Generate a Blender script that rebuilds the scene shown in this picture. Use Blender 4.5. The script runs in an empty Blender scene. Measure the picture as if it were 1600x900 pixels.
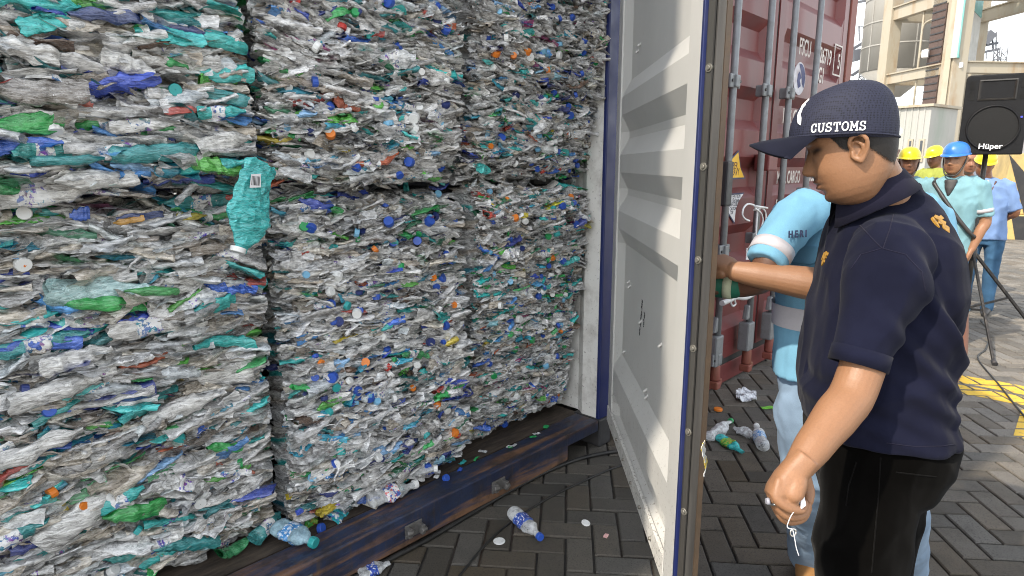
import bpy, bmesh, math, random
import numpy as np
from mathutils import Vector, Matrix, noise, kdtree

# ------------------------------------------------------------------ camera, sky, sun, exposure
sc = bpy.context.scene
COL = sc.collection
CAM = np.array([-0.2625, -1.8537, 1.4997]); YAW = math.radians(46.71); PITCH = math.radians(11.0); FPX = 990.3
cd = bpy.data.cameras.new('camera'); cam = bpy.data.objects.new('camera', cd); COL.objects.link(cam)
cd.sensor_width = 36; cd.lens = FPX*36/1600; cd.clip_start = .05; cd.clip_end = 6000
cam.location = CAM; cam.rotation_euler = (math.pi/2-PITCH, 0, -YAW); sc.camera = cam
cd.dof.use_dof = True; cd.dof.focus_distance = 1.7; cd.dof.aperture_fstop = 10

SUN_EL = 46.0; SUN_AZ = math.atan2(-.982, .188)          # azimuth measured from +Y towards +X
world = bpy.data.worlds.new("World"); sc.world = world; world.use_nodes = True
wn = world.node_tree; bg = wn.nodes['Background']
sky = wn.nodes.new('ShaderNodeTexSky'); sky.sky_type = 'NISHITA'; sky.sun_disc = False
sky.sun_elevation = math.radians(SUN_EL); sky.sun_rotation = SUN_AZ
sky.air_density = 1.3; sky.dust_density = 1.0; sky.ozone_density = 1.0
hs = wn.nodes.new('ShaderNodeHueSaturation'); hs.inputs['Saturation'].default_value = .26
wn.links.new(sky.outputs[0], hs.inputs['Color']); wn.links.new(hs.outputs[0], bg.inputs[0]); bg.inputs[1].default_value = .15
ld = bpy.data.lights.new('sun', 'SUN'); lo = bpy.data.objects.new('sun', ld); COL.objects.link(lo)
ld.energy = 2.0; ld.angle = math.radians(1.2); ld.color = (1, .90, .76)
src = Vector((math.cos(math.radians(SUN_EL))*math.sin(SUN_AZ), math.cos(math.radians(SUN_EL))*math.cos(SUN_AZ), math.sin(math.radians(SUN_EL))))
lo.rotation_euler = src.to_track_quat('Z', 'Y').to_euler(); lo.location = (-8, 3, 9)
sc.view_settings.view_transform = 'Standard'; sc.view_settings.look = 'None'; sc.view_settings.gamma = 1
sc.view_settings.use_curve_mapping = False; sc.view_settings.exposure = 1.5
sc.cycles.filter_width = 1.0; sc.cycles.max_bounces = 6; sc.cycles.transparent_max_bounces = 8

# ------------------------------------------------------------------ survey: bearings measured from the camera station
FW = np.array([math.sin(YAW)*math.cos(PITCH), math.cos(YAW)*math.cos(PITCH), -math.sin(PITCH)])
RT = np.array([math.cos(YAW), -math.sin(YAW), 0.]); UP = np.cross(RT, FW)
RH = Vector(RT); DH = Vector((math.sin(YAW), math.cos(YAW), 0))
def ray(px, py): return FW+RT*(px-800)/FPX-UP*(py-450)/FPX
def at(px, py, dep): return Vector(CAM+dep*ray(px, py))
def gnd(px, py, z=0.):
    d = ray(px, py); return Vector(CAM+d*(z-CAM[2])/d[2])
def onY(px, py, y):
    d = ray(px, py); return Vector(CAM+d*(y-CAM[1])/d[1])

# ------------------------------------------------------------------ helpers
def props(o, label=None, cat=None, group=None, kind=None):
    if label: o['label'] = label
    if cat: o['category'] = cat
    if group: o['group'] = group
    if kind: o['kind'] = kind
    return o
def wloc(o):
    v = Vector((0, 0, 0))
    while o is not None: v += Vector(o.location); o = o.parent
    return v
def empty(name, loc, label, cat, group=None):
    o = bpy.data.objects.new(name, None); COL.objects.link(o); o.location = loc; o.empty_display_size = .1
    return props(o, label, cat, group)
def link_mesh(name, me, parent=None, loc=None):
    o = bpy.data.objects.new(name, me); COL.objects.link(o)
    if parent is not None: o.parent = parent
    if loc is not None: o.location = loc
    return o
def np_mesh(name, V, F, mats, smooth=False, col=None, mi=None, extra=None):
    """V (n,3) array, F list/array of equal-length faces or mixed list"""
    me = bpy.data.meshes.new(name)
    V = np.asarray(V, dtype=np.float32)
    if isinstance(F, np.ndarray):
        k = F.shape[1]; n = F.shape[0]
        me.vertices.add(len(V)); me.vertices.foreach_set('co', V.ravel())
        me.loops.add(n*k); me.loops.foreach_set('vertex_index', F.astype(np.int32).ravel())
        me.polygons.add(n); me.polygons.foreach_set('loop_start', np.arange(0, n*k, k, dtype=np.int32))
        me.update(calc_edges=True)
    else:
        me.from_pydata([tuple(v) for v in V], [], F); me.update()
    for m in (mats if isinstance(mats, (list, tuple)) else [mats]): me.materials.append(m)
    if smooth is True: me.polygons.foreach_set('use_smooth', np.ones(len(me.polygons), dtype=bool))
    elif smooth is not False: me.polygons.foreach_set('use_smooth', np.asarray(smooth, dtype=bool))
    else: me.polygons.foreach_set('use_smooth', np.zeros(len(me.polygons), dtype=bool))
    if col is not None:
        a = me.color_attributes.new('Col', 'FLOAT_COLOR', 'POINT'); a.data.foreach_set('color', np.asarray(col, dtype=np.float32).ravel())
    if mi is not None: me.polygons.foreach_set('material_index', np.asarray(mi, dtype=np.int32))
    me.validate(); me.update()
    return me
class MB:
    """collects shapes, built as one mesh object"""
    def __init__(s): s.V = []; s.F = []; s.S = []
    def add(s, V, F, smooth=False):
        b = len(s.V); s.V += [Vector(v) for v in V]; s.F += [tuple(i+b for i in f) for f in F]; s.S += [smooth]*len(F); return s
    def hexa(s, P): return s.add(P, [(0,3,2,1),(4,5,6,7),(0,1,5,4),(1,2,6,5),(2,3,7,6),(3,0,4,7)])
    def box(s, x0, x1, y0, y1, z0, z1, M=None):
        P = [Vector(p) for p in ((x0,y0,z0),(x1,y0,z0),(x1,y1,z0),(x0,y1,z0),(x0,y0,z1),(x1,y0,z1),(x1,y1,z1),(x0,y1,z1))]
        if M is not None: P = [M @ p for p in P]
        return s.hexa(P)
    def bar(s, a, b, w, h, up=(0,0,1)):
        a = Vector(a); b = Vector(b); d = (b-a).normalized(); u = Vector(up)
        if abs(d.dot(u)) > .98: u = Vector((1,0,0))
        r = d.cross(u).normalized(); u = r.cross(d)
        P = [p+r*i*w/2+u*j*h/2 for p in (a, b) for i, j in ((-1,-1),(1,-1),(1,1),(-1,1))]
        return s.hexa(P)
    def tube(s, pts, r, n=12, caps=True, smooth=True, squash=None):
        pts = [Vector(p) for p in pts]; m = len(pts); R = r if isinstance(r, (list, tuple)) else [r]*m
        V = []; up = None
        for i, p in enumerate(pts):
            d = (pts[min(i+1, m-1)]-pts[max(i-1, 0)]).normalized()
            if up is None:
                up = Vector((0,0,1)) if abs(d.z) < .9 else Vector((1,0,0))
            rr = d.cross(up).normalized(); up = rr.cross(d).normalized()
            for k in range(n):
                t = 2*math.pi*k/n; V.append(p+(rr*math.cos(t)+up*math.sin(t))*R[i])
        F = [(i*n+k, i*n+(k+1) % n, (i+1)*n+(k+1) % n, (i+1)*n+k) for i in range(m-1) for k in range(n)]
        s.add(V, F, smooth)
        if caps:
            b = len(s.V)-len(V); s.F.append(tuple(b+k for k in reversed(range(n)))); s.F.append(tuple(b+(m-1)*n+k for k in range(n))); s.S += [False, False]
        return s
    def cyl(s, a, b, r, n=16, r2=None, smooth=True): return s.tube([a, b], [r, r if r2 is None else r2], n, True, smooth)
    def prism(s, outline, o, u, v, t):
        """outline [(a,b)] in the plane (o,u,v), extruded by vector t"""
        o = Vector(o); u = Vector(u); v = Vector(v); t = Vector(t); n = len(outline)
        A = [o+u*a+v*b for a, b in outline]; B = [p+t for p in A]
        return s.add(A+B, [tuple(reversed(range(n))), tuple(range(n, 2*n))]+[(i, (i+1) % n, n+(i+1) % n, n+i) for i in range(n)])
    def sheet(s, quad): return s.add(quad, [(0,1,2,3)])
    def build(s, name, mat, parent=None, bevel=0, seg=2, label=None):
        off = wloc(parent) if parent is not None else Vector((0,0,0))
        me = bpy.data.meshes.new(name); me.from_pydata([tuple(v-off) for v in s.V], [], s.F)
        me.polygons.foreach_set('use_smooth', s.S); me.materials.append(mat); me.validate(); me.update()
        bm = bmesh.new(); bm.from_mesh(me); bmesh.ops.recalc_face_normals(bm, faces=bm.faces)
        if bevel:
            es = [e for e in bm.edges if len(e.link_faces) == 2 and e.calc_face_angle(0) > .6]
            bmesh.ops.bevel(bm, geom=es, offset=bevel, segments=seg, profile=.6, affect='EDGES', clamp_overlap=True)
        bm.to_mesh(me); bm.free()
        o = link_mesh(name, me, parent)
        if label: o['label'] = label
        return o
def copy_tree(o, loc=None, rz=None, parent=None):
    c = o.copy(); COL.objects.link(c); c.parent = parent
    if loc is not None: c.location = loc
    if rz is not None: c.rotation_euler[2] = rz
    for ch in list(o.children): copy_tree(ch, parent=c)
    return c
def text_obj(name, s, size, origin, xdir, ydir, mat, parent=None, depth=.0015, align='LEFT', sx=1., bold=0., shear=0., space=1.):
    cu = bpy.data.curves.new('t', 'FONT'); cu.body = s; cu.size = size; cu.extrude = depth; cu.align_x = align; cu.offset = bold; cu.shear = shear; cu.space_character = space
    t = bpy.data.objects.new('t', cu); COL.objects.link(t)
    bpy.context.view_layer.update()
    me = bpy.data.meshes.new_from_object(t.evaluated_get(bpy.context.evaluated_depsgraph_get()))
    bpy.data.objects.remove(t); me.name = name
    xd = Vector(xdir).normalized(); yd = Vector(ydir).normalized(); zd = xd.cross(yd)
    off = Vector(origin)-(wloc(parent) if parent is not None else Vector((0,0,0)))
    M = Matrix(((xd.x*sx, yd.x, zd.x, off.x), (xd.y*sx, yd.y, zd.y, off.y), (xd.z*sx, yd.z, zd.z, off.z), (0,0,0,1)))
    me.transform(M); me.materials.clear(); me.materials.append(mat); me.update()
    return link_mesh(name, me, parent)

# ------------------------------------------------------------------ materials
class NT:
    def __init__(s, name):
        s.m = bpy.data.materials.new(name); s.m.use_nodes = True; s.t = s.m.node_tree; s.b = s.t.nodes['Principled BSDF']
    def n(s, typ, **kw):
        nd = s.t.nodes.new(typ)
        for k, v in kw.items():
            if k.startswith('i_'): nd.inputs[k[2:].replace('_', ' ')].default_value = v
            else: setattr(nd, k, v)
        return nd
    def l(s, a, b): s.t.links.new(a, b)
    def pos(s, scale=(1,1,1), rot=(0,0,0)):
        g = s.n('ShaderNodeNewGeometry'); mp = s.n('ShaderNodeMapping'); mp.inputs['Scale'].default_value = scale; mp.inputs['Rotation'].default_value = rot
        s.l(g.outputs['Position'], mp.inputs[0]); return mp.outputs[0]
    def obj(s, scale=(1,1,1)):
        g = s.n('ShaderNodeTexCoord'); mp = s.n('ShaderNodeMapping'); mp.inputs['Scale'].default_value = scale
        s.l(g.outputs['Object'], mp.inputs[0]); return mp.outputs[0]
    def noise(s, vec, scale, detail=4, rough=.6, dist=0):
        nd = s.n('ShaderNodeTexNoise'); nd.inputs['Scale'].default_value = scale; nd.inputs['Detail'].default_value = detail
        nd.inputs['Roughness'].default_value = rough; nd.inputs['Distortion'].default_value = dist
        if vec is not None: s.l(vec, nd.inputs['Vector'])
        return nd.outputs['Fac']
    def ramp(s, fac, a, b, lo=0., hi=1.):
        nd = s.n('ShaderNodeMapRange'); nd.clamp = True
        for i, v in enumerate((a, b, lo, hi)): nd.inputs[i+1].default_value = v
        s.l(fac, nd.inputs[0]); return nd.outputs[0]
    def math(s, op, a, b=None):
        nd = s.n('ShaderNodeMath', operation=op)
        for i, v in enumerate((a, b)):
            if v is None: continue
            if isinstance(v, (int, float)): nd.inputs[i].default_value = v
            else: s.l(v, nd.inputs[i])
        return nd.outputs[0]
    def mix(s, fac, a, b, blend='MIX'):
        nd = s.n('ShaderNodeMix', data_type='RGBA', blend_type=blend)
        for inp, v in ((nd.inputs[0], fac), (nd.inputs[6], a), (nd.inputs[7], b)):
            if isinstance(v, (int, float)): inp.default_value = v
            elif isinstance(v, (tuple, list)): inp.default_value = (*v[:3], 1)
            else: s.l(v, inp)
        return nd.outputs[2]
    def bump(s, h, strength=.3, dist=.01):
        nd = s.n('ShaderNodeBump'); nd.inputs['Strength'].default_value = strength; nd.inputs['Distance'].default_value = dist
        s.l(h, nd.inputs['Height']); s.l(nd.outputs[0], s.b.inputs['Normal'])
    def set(s, color=None, rough=None, metal=None, spec=None):
        for k, v in (('Base Color', color), ('Roughness', rough), ('Metallic', metal), ('Specular IOR Level', spec)):
            if v is None: continue
            if isinstance(v, (int, float)): s.b.inputs[k].default_value = v
            elif isinstance(v, (tuple, list)): s.b.inputs[k].default_value = (*v[:3], 1)
            else: s.l(v, s.b.inputs[k])
        return s.m
def srgb(r, g, b):
    f = lambda c: (c/255/12.92) if c <= 10.3 else ((c/255+.055)/1.055)**2.4
    return (f(r), f(g), f(b))
def paint(name, color, rough=.5, dirt=(.05, .045, .04), amount=.35, scale=3., metal=0., spec=.5, bump=.06, fine=60., stretch=(1,1,1)):
    """painted or plain surface with uneven dirt"""
    m = NT(name); p = m.pos(stretch)
    a = m.ramp(m.noise(p, scale, 6, .65), .48, .75, 0, amount); b = m.ramp(m.noise(p, scale*9, 4, .6), .55, .8, 0, amount*.8)
    c = m.mix(a, color, dirt); c = m.mix(b, c, tuple(x*.6 for x in color))
    r = m.ramp(m.noise(p, scale*2, 3), .3, .7, max(rough-.12, .05), min(rough+.15, 1))
    m.bump(m.noise(p, fine, 3), bump, .004)
    return m.set(c, r, metal, spec)
def fabric(name, color, rough=.9, weave=700., fold=14., var=.16, spec=.12):
    m = NT(name); p = m.obj()
    n1 = m.noise(p, fold, 3, .5); n2 = m.noise(p, weave, 2, .5)
    c = m.mix(m.ramp(n1, .35, .7), tuple(x*(1-var) for x in color), tuple(min(1, x*(1+var)) for x in color))
    c = m.mix(m.ramp(n2, .3, .7, 0, .35), c, tuple(x*.55 for x in color))
    m.bump(n2, .25, .0015)
    m.b.inputs['Sheen Weight'].default_value = .04
    return m.set(c, rough, 0, spec)
def vcol(name, rough=.5, spec=.4, sss=0., fine=180., bump=.15, mul=.25):
    """per-part colours held by the thing itself, with fine grain"""
    m = NT(name); a = m.n('ShaderNodeVertexColor', layer_name='Col'); p = m.obj()
    n = m.noise(p, fine, 4, .6)
    c = m.mix(m.ramp(n, .3, .75, 0, mul), a.outputs[0], (.02, .012, .008))
    m.bump(n, bump, .0015)
    if sss: m.b.inputs['Subsurface Weight'].default_value = sss; m.b.inputs['Subsurface Radius'].default_value = (.01, .004, .002); m.b.inputs['Subsurface Scale'].default_value = .4
    return m.set(c, rough, 0, spec)
# ------------------------------------------------------------------ ground and paving
rnd = random.Random(7)
def ground_material(name, mul=1.):
    m = NT(name); p = m.pos()
    a = m.noise(p, 1.1, 5, .6); b = m.noise(p, 45, 5, .7); c0 = m.noise(p, 9, 4, .6)
    col = m.mix(m.ramp(a, .35, .7), (.085*mul, .082*mul, .078*mul), (.15*mul, .143*mul, .132*mul))
    col = m.mix(m.ramp(b, .55, .72, 0, .75), col, (.03, .029, .027)); col = m.mix(m.ramp(c0, .55, .8, 0, .5), col, (.05, .048, .045))
    m.bump(b, .5, .006)
    return m.set(col, .8, 0, .35)
gm = NT('joint_sand_and_bounce'); gp = gm.pos()
gm.bump(gm.noise(gp, 60, 4), .6, .01)
gx = gm.n('ShaderNodeSeparateXYZ'); gm.l(gp, gx.inputs[0])
gm.set(gm.mix(gm.math('MAXIMUM', gm.ramp(gx.outputs[0], 14, 24), gm.ramp(gm.math('ADD', gm.math('MULTIPLY', gx.outputs[0], .2), gx.outputs[1]), -2.0, -2.3)), gm.mix(gm.ramp(gm.noise(gp, 2.2, 4), .5, .72), (.022, .020, .018), (.065, .042, .028)), (.30, .285, .26)), .9)  # pale unseen ground behind the camera, added to bounce light up on the bales
MB().sheet([(-900, -900, -.011), (1500, -900, -.011), (1500, 1500, -.011), (-900, 1500, -.011)]).build('ground', gm.m)['kind'] = 'structure'

def paver_material():
    m = NT('concrete_paver'); p = m.pos(); a = m.n('ShaderNodeVertexColor', layer_name='Col')
    b = m.noise(p, 130, 5, .75); c0 = m.noise(p, 7, 5, .65); d = m.noise(p, .8, 3)
    col = m.mix(m.ramp(b, .52, .64, 0, .85), a.outputs[0], (.02, .019, .017))
    col = m.mix(m.ramp(c0, .52, .75, 0, .55), col, (.045, .043, .04)); col = m.mix(m.ramp(d, .45, .7, 0, .4), col, (.06, .058, .054))
    v = m.n('ShaderNodeTexVoronoi', feature='F1'); v.inputs['Scale'].default_value = 95; m.l(p, v.inputs['Vector'])
    col = m.mix(m.ramp(v.outputs['Distance'], .0, .16, .7, 0), col, (.022, .02, .018))
    m.bump(b, .7, .004)
    return m.set(col, m.ramp(c0, .3, .7, .6, .88), 0, .4)
E1 = Vector((.618, -.786, 0)); E2 = Vector((.786, .618, 0)); BW = .110; BL = .220; JT = .008
PAV_O = Vector((1.536, -.311, 0))
def in_wedge(c):
    dx, dy = c.x-CAM[0], c.y-CAM[1]; d = math.hypot(dx, dy)
    if d > 24 or d < .3: return False
    b = math.degrees(math.atan2(dx, dy)); return -4 < b < 101
bricks = []
for i in range(-240, 260):
    for j in range(-240, 260):
        # herringbone: cell (i,j); bricks start where (i-j) mod 4 == 0 (along E1) or == 2... (along E2)
        k = (i-j) % 4
        if k == 0: a0, b0, a1, b1 = i, j, i+2, j+1
        elif k == 3: a0, b0, a1, b1 = i, j, i+1, j+2
        else: continue
        c = PAV_O+E1*((a0+a1)/2*BW)+E2*((b0+b1)/2*BW)
        if not in_wedge(c): continue
        if (-.9 < c.x < 2.52 and c.y > .12) or (2.65 < c.x < 5.9 and c.y > .1): continue
        bricks.append((a0*BW, b0*BW, a1*BW, b1*BW))
PV = []; PF = []; PC = []; tops = []
q = JT/2; bv = .005
for (a0, b0, a1, b1) in bricks:
    dz = rnd.gauss(0, .0012); tx = rnd.gauss(0, .004); ty = rnd.gauss(0, .004)
    j = [rnd.uniform(-.001, .001) for _ in range(4)]
    x0, x1, y0, y1 = a0+q+j[0], a1-q+j[1], b0+q+j[2], b1-q+j[3]
    ca, cb = (x0+x1)/2, (y0+y1)/2; n = len(PV)
    for (ins, z) in ((0, -.03), (0, -bv), (bv, 0)):
        for (a, b) in ((x0+ins, y0+ins), (x1-ins, y0+ins), (x1-ins, y1-ins), (x0+ins, y1-ins)):
            p = PAV_O+E1*a+E2*b; PV.append((p.x, p.y, z+dz+tx*(a-ca)+ty*(b-cb)))
    PF += [(n+k, n+(k+1) % 4, n+4+(k+1) % 4, n+4+k) for k in range(4)]+[(n+4+k, n+4+(k+1) % 4, n+8+(k+1) % 4, n+8+k) for k in range(4)]+[(n+8, n+9, n+10, n+11)]
    cxm = PAV_O+E1*ca+E2*cb; g = rnd.uniform(.050, .092)*(1+1.25*min(1, max(0, (cxm.x-2.6)/2.2)))*(1 if rnd.random() > .12 else .7); w = rnd.uniform(-.006, .008)  # lighter away from the container: brightness of the sunlit yard put into colour
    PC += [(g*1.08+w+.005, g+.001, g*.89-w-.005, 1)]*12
    tops.append([Vector(PV[n+8+k]) for k in range(4)])
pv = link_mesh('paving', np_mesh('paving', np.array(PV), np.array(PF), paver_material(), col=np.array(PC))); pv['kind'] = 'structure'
# painted lines: only on the tops of the pavers, the joints stay bare
def clip(poly, rect):
    for (n, d) in rect:
        out = []
        for i in range(len(poly)):
            a, b = poly[i], poly[(i+1) % len(poly)]; da, db = a.dot(n)-d, b.dot(n)-d
            if da >= 0: out.append(a)
            if da*db < 0: out.append(a+(b-a)*(da/(da-db)))
        poly = out
        if len(poly) < 3: return []
    return poly
def rect_of(cx, cy, ux, uy, L, W):
    u = Vector((ux, uy, 0)).normalized(); v = Vector((-u.y, u.x, 0)); c = Vector((cx, cy, 0))
    return [(u, c.dot(u)-L/2), (-u, -c.dot(u)-L/2), (v, c.dot(v)-W/2), (-v, -c.dot(v)-W/2)]
pm = NT('yellow_road_paint'); pp = pm.pos()
pm.bump(pm.noise(pp, 80, 4), .4, .003)
pm.set(pm.mix(pm.ramp(pm.noise(pp, 26, 6, .75), .56, .66), (.62, .40, .03), (.12, .10, .07)), .65)
for (cx, cy, ux, uy, L, W) in ((5.09, -2.0, .02, -1, 2.6, .21), (4.84, -1.95, .03, -1, 2.5, .20), (4.38, -1.92, 1, .02, .55, .62)):
    R = rect_of(cx, cy, ux, uy, L, W); b = MB()
    for t in tops:
        if (t[0]-Vector((cx, cy, 0))).length > 2.5: continue
        p = clip(t, R)
        if p: b.add([v+Vector((0, 0, .0015)) for v in p], [tuple(range(len(p)))])
    b.build('road_marking', pm.m)['kind'] = 'structure'

# ------------------------------------------------------------------ container materials
m = NT('worn_blue_steel'); p = m.pos(); ps = m.pos((1, 1, .12))
rust = m.ramp(m.noise(m.pos((.5, 6, 6)), 2.2, 7, .7, .3), .47, .59); drip = m.ramp(m.noise(m.pos((9, 9, .8)), 3.5, 5, .7), .54, .66); scr = m.ramp(m.noise(m.pos((2, 30, 30)), 5, 4, .7), .60, .70)
c = m.mix(m.ramp(m.noise(p, 3, 4), .3, .7), (.012, .018, .045), (.026, .040, .085))
c = m.mix(m.math('MULTIPLY', drip, .6), c, (.07, .05, .035)); c = m.mix(m.math('MULTIPLY', rust, .9), c, (.17, .085, .040)); c = m.mix(m.math('MULTIPLY', scr, .5), c, (.10, .10, .12))
c = m.mix(m.ramp(m.noise(p, 11, 6, .75), .46, .66, 0, .75), c, (.022, .017, .014))
m.bump(m.noise(p, 35, 5, .7), .35, .006); M_SILL = m.set(c, m.ramp(rust, 0, 1, .42, .8), 0, .45)
M_BLUE = paint('blue_container_paint', (.012, .020, .095), .42, (.05, .05, .06), .25, 4, bump=.05)
M_BLUEDARK = paint('dull_blue_container_paint', (.02, .035, .12), .5, (.06, .05, .05), .3, 3)
m = NT('white_door_lining'); p = m.pos(); g = m.n('ShaderNodeNewGeometry'); sp = m.n('ShaderNodeSeparateXYZ'); m.l(g.outputs['Position'], sp.inputs[0])
low = m.ramp(sp.outputs['Z'], .22, .9, 1, 0); spk = m.ramp(m.noise(p, 70, 3, .8), .60, .66); blot = m.ramp(m.noise(p, 7, 6, .7), .5, .75)
c = m.mix(m.ramp(m.noise(p, 1.5, 4), .35, .7), (.45, .45, .435), (.52, .515, .495))
c = m.mix(m.math('MULTIPLY', m.math('MULTIPLY', spk, low), .8), c, (.12, .10, .08)); c = m.mix(m.math('MULTIPLY', m.math('MULTIPLY', blot, low), .35), c, (.30, .28, .25))
c = m.mix(m.ramp(m.noise(p, 14, 6, .8), .66, .74, 0, .5), c, (.35, .32, .28))
m.bump(m.noise(p, 9, 3), .10, .01); M_LINING = m.set(c, .42, 0, .45)
m = NT('white_flange_speckled'); p = m.pos(); c = m.mix(m.ramp(m.noise(p, 85, 3, .8), .57, .62, 0, .85), (.60, .59, .56), (.08, .07, .06)); c = m.mix(m.ramp(m.noise(p, 8, 5, .7), .45, .75, 0, .55), c, (.28, .26, .23)); M_FLANGE = m.set(c, .55)
m = NT('dirty_white_inner_wall'); p = m.pos(); c = m.mix(m.ramp(m.noise(p, 6, 6, .7), .48, .72, 0, .7), (.66, .65, .62), (.30, .27, .24)); M_INWALL = m.set(m.mix(m.ramp(m.noise(p, 60, 3, .8), .62, .68, 0, .7), c, (.08, .07, .06)), .5)
m = NT('door_gasket'); p = m.pos((1, 1, .05)); c = m.mix(m.ramp(m.noise(p, 30, 4), .4, .7), (.028, .027, .026), (.06, .057, .053)); M_GASKET = m.set(c, .5, 0, .4)
M_STRIP = paint('weathered_steel_strip', (.085, .082, .076), .45, (.05, .04, .035), .6, 8, metal=.5, stretch=(1, 1, .2))
M_STEEL = paint('zinc_steel', (.215, .225, .235), .55, (.10, .10, .085), .5, 9, metal=.35)
M_BOLT = paint('bolt_steel', (.20, .19, .165), .45, (.09, .065, .045), .5, 40, metal=.5)
M_DARK = paint('dark_steel', (.03, .03, .032), .5, (.08, .06, .05), .4, 8)
m = NT('container_floor'); p = m.pos((1, 5, 1)); c = m.mix(m.ramp(m.noise(p, 9, 6, .7), .4, .7), (.035, .026, .02), (.10, .075, .055)); m.bump(m.noise(p, 30, 4), .4, .005); M_FLOOR = m.set(c, .7)
m = NT('red_container_paint'); p = m.pos(); s1 = m.noise(m.pos((1, 1, .15)), 6, 6, .7)
c = m.mix(m.ramp(m.noise(p, 2, 4), .3, .7), (.125, .027, .027), (.160, .036, .034)); c = m.mix(m.ramp(s1, .55, .75, 0, .5), c, (.075, .022, .02)); c = m.mix(m.ramp(m.noise(m.pos((1, 1, .06)), 20, 4, .75), .66, .74, 0, .5), c, (.28, .12, .11))
m.bump(m.noise(p, 5, 3), .08, .01); M_RED = m.set(c, .42, 0, .5)
m = NT('rusty_red_post'); p = m.pos((1, 1, .3)); M_REDPOST = m.set(m.mix(m.ramp(m.noise(p, 8, 6, .7), .45, .7), (.20, .055, .04), (.17, .07, .035)), .6)
M_WHITEINK = paint('white_lettering', (.62, .58, .54), .6, (.25, .12, .10), .5, 12)

M_KEEP = paint('greased_keeper', (.13, .125, .12), .35, (.04, .035, .03), .6, 30, metal=.2)
# ------------------------------------------------------------------ blue container that carries the bales
BX0, BX1, BH, BD = -.82, 2.49, 3.52, 6.0; FZ = .156
blue = empty('shipping_container', ((BX0+BX1)/2, BD/2, 0), 'open blue shipping container packed with bales of crushed plastic bottles', 'container')
b = MB(); sec = [(-.0, .022), (-.0, .150), (.006, .156), (.135, .156), (.150, .130), (.150, .022)]
b.prism([(y, z) for y, z in sec], (BX0+.16, 0, 0), (0, 1, 0), (0, 0, 1), (2.12-BX0-.16, 0, 0)); b.build('sill', M_SILL, blue, .004)
MB().box(2.12, 2.38, .002, .15, .096, .1555).build('sill', M_SILL, blue, .003)
MB().box(BX0+.05, 2.41, .1503, BD-.05, .10, .150).build('floor', M_FLOOR, blue)
for x0, x1 in ((BX0, BX0+.17), (2.392, BX1)):
    b = MB(); b.box(x0, x1, .005, .028, .155, BH-.16); b.build('corner_post', M_BLUE, blue, .006)
    for y0 in (-.004, BD-.17):
        MB().box(x0-.003, x1+.003, y0, y0+.18, .0, .155).build('corner_casting', M_DARK, blue, .008)
        MB().box(x0-.003, x1+.003, y0, y0+.18, BH-.158, BH).build('corner_casting', M_BLUEDARK, blue, .008)
def corrugated(x, y0, y1, z0, z1, side, pitch=.36, dep=.045):
    pts = []; y = y0
    while y < y1-.01:
        for dy, o in ((0, 0), (.10, 0), (.16, 1), (.28, 1), (.34, 0)):
            if y+dy <= y1: pts.append((y+dy, o*dep*side))
        y += pitch
    pts.append((y1, 0)); b = MB(); n = len(pts); V = []
    for zz in (z0, z1): V += [(x+o, yy, zz) for yy, o in pts]
    V += [(v[0]+side*.004, v[1], v[2]) for v in V]
    F = [(i, i+1, n+i+1, n+i) for i in range(n-1)]+[(2*n+i, 3*n+i, 3*n+i+1, 2*n+i+1) for i in range(n-1)]
    return b.add(V, F)
corrugated(2.402, .029, BD-.17, .15, BH-.1, 1).build('side_wall', M_INWALL, blue)
corrugated(BX0+.06, .047, BD-.17, .15, BH-.1, -1).build('side_wall', M_BLUEDARK, blue)
MB().box(BX0+.01, BX1-.01, .02, BD-.01, BH-.09, BH-.05).build('roof', M_BLUEDARK, blue)
MB().box(BX0+.17, 2.37, .005, .16, BH-.3, BH-.091).build('door_header', M_BLUEDARK, blue, .004)
MB().box(BX0+.05, 2.41, BD-.06, BD-.02, .15, BH-.1).build('end_wall', M_BLUEDARK, blue)
for x in (1.14, 1.62, 0.66):                                                    # lock-rod keepers on the sill face, wrapped in clear film
    k = MB(); k.box(x-.048, x-.030, -.030, -.001, .066, .105).box(x+.012, x+.030, -.034, -.001, .060, .100).box(x-.05, x+.034, -.008, -.001, .055, .112); k.cyl((x-.055, -.022, .09), (x-.028, -.026, .086), .013, 9).cyl((x+.01, -.03, .078), (x+.038, -.024, .074), .012, 9); k.build('lock_keeper', M_KEEP, blue, .005)

# right door leaf, swung out towards the yard
TH = math.radians(42.58); HG = Vector((2.4099, -.0458, 0)); DE = Vector((-math.cos(TH), -math.sin(TH), 0)); DN = Vector((-math.sin(TH), math.cos(TH), 0))  # DE: hinge to free edge; DN: inner-face normal
DZ0, DZ1 = .164, BH-.18
def dp(u, z, w=0.): return HG+DE*u+DN*w+Vector((0, 0, z))
door = MB().prism([(0, 0), (1.36, 0), (1.40, .026), (1.474, .026), (1.474, .047), (1.34, .047), (1.34, .008), (.10, .008), (.10, .047), (.02, .047)], dp(0, DZ0, -.05), DE, DN, (0, 0, DZ1-DZ0)).build('door', M_BLUE, blue)
ribs = [(.455, .07), (1.255, .05), (1.515, .05), (1.775, .05), (2.6, .05)]; SL = .075
prof = [(DZ0+.075, .034), (DZ0+.09, 0.)]
for zc, hw in ribs: prof += [(zc-hw-SL, -.0), (zc-hw+.0, .038), (zc+hw-.02, .038), (zc+hw+SL-.02, 0.)]
prof += [(DZ1-.1, 0.), (DZ1-.085, .034)]
IN0, IN1, RC = .11, 1.335, -.031                                               # recessed, ribbed panel between the flanges
b = MB(); us = [IN0, IN0+.055, IN1-.004, IN1]
rows = []
for z, o in prof: rows.append([dp(us[0], z, 0.001+.0), dp(us[1], z, RC+o), dp(us[2], z, RC+o), dp(us[3], z, .001)])
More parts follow.
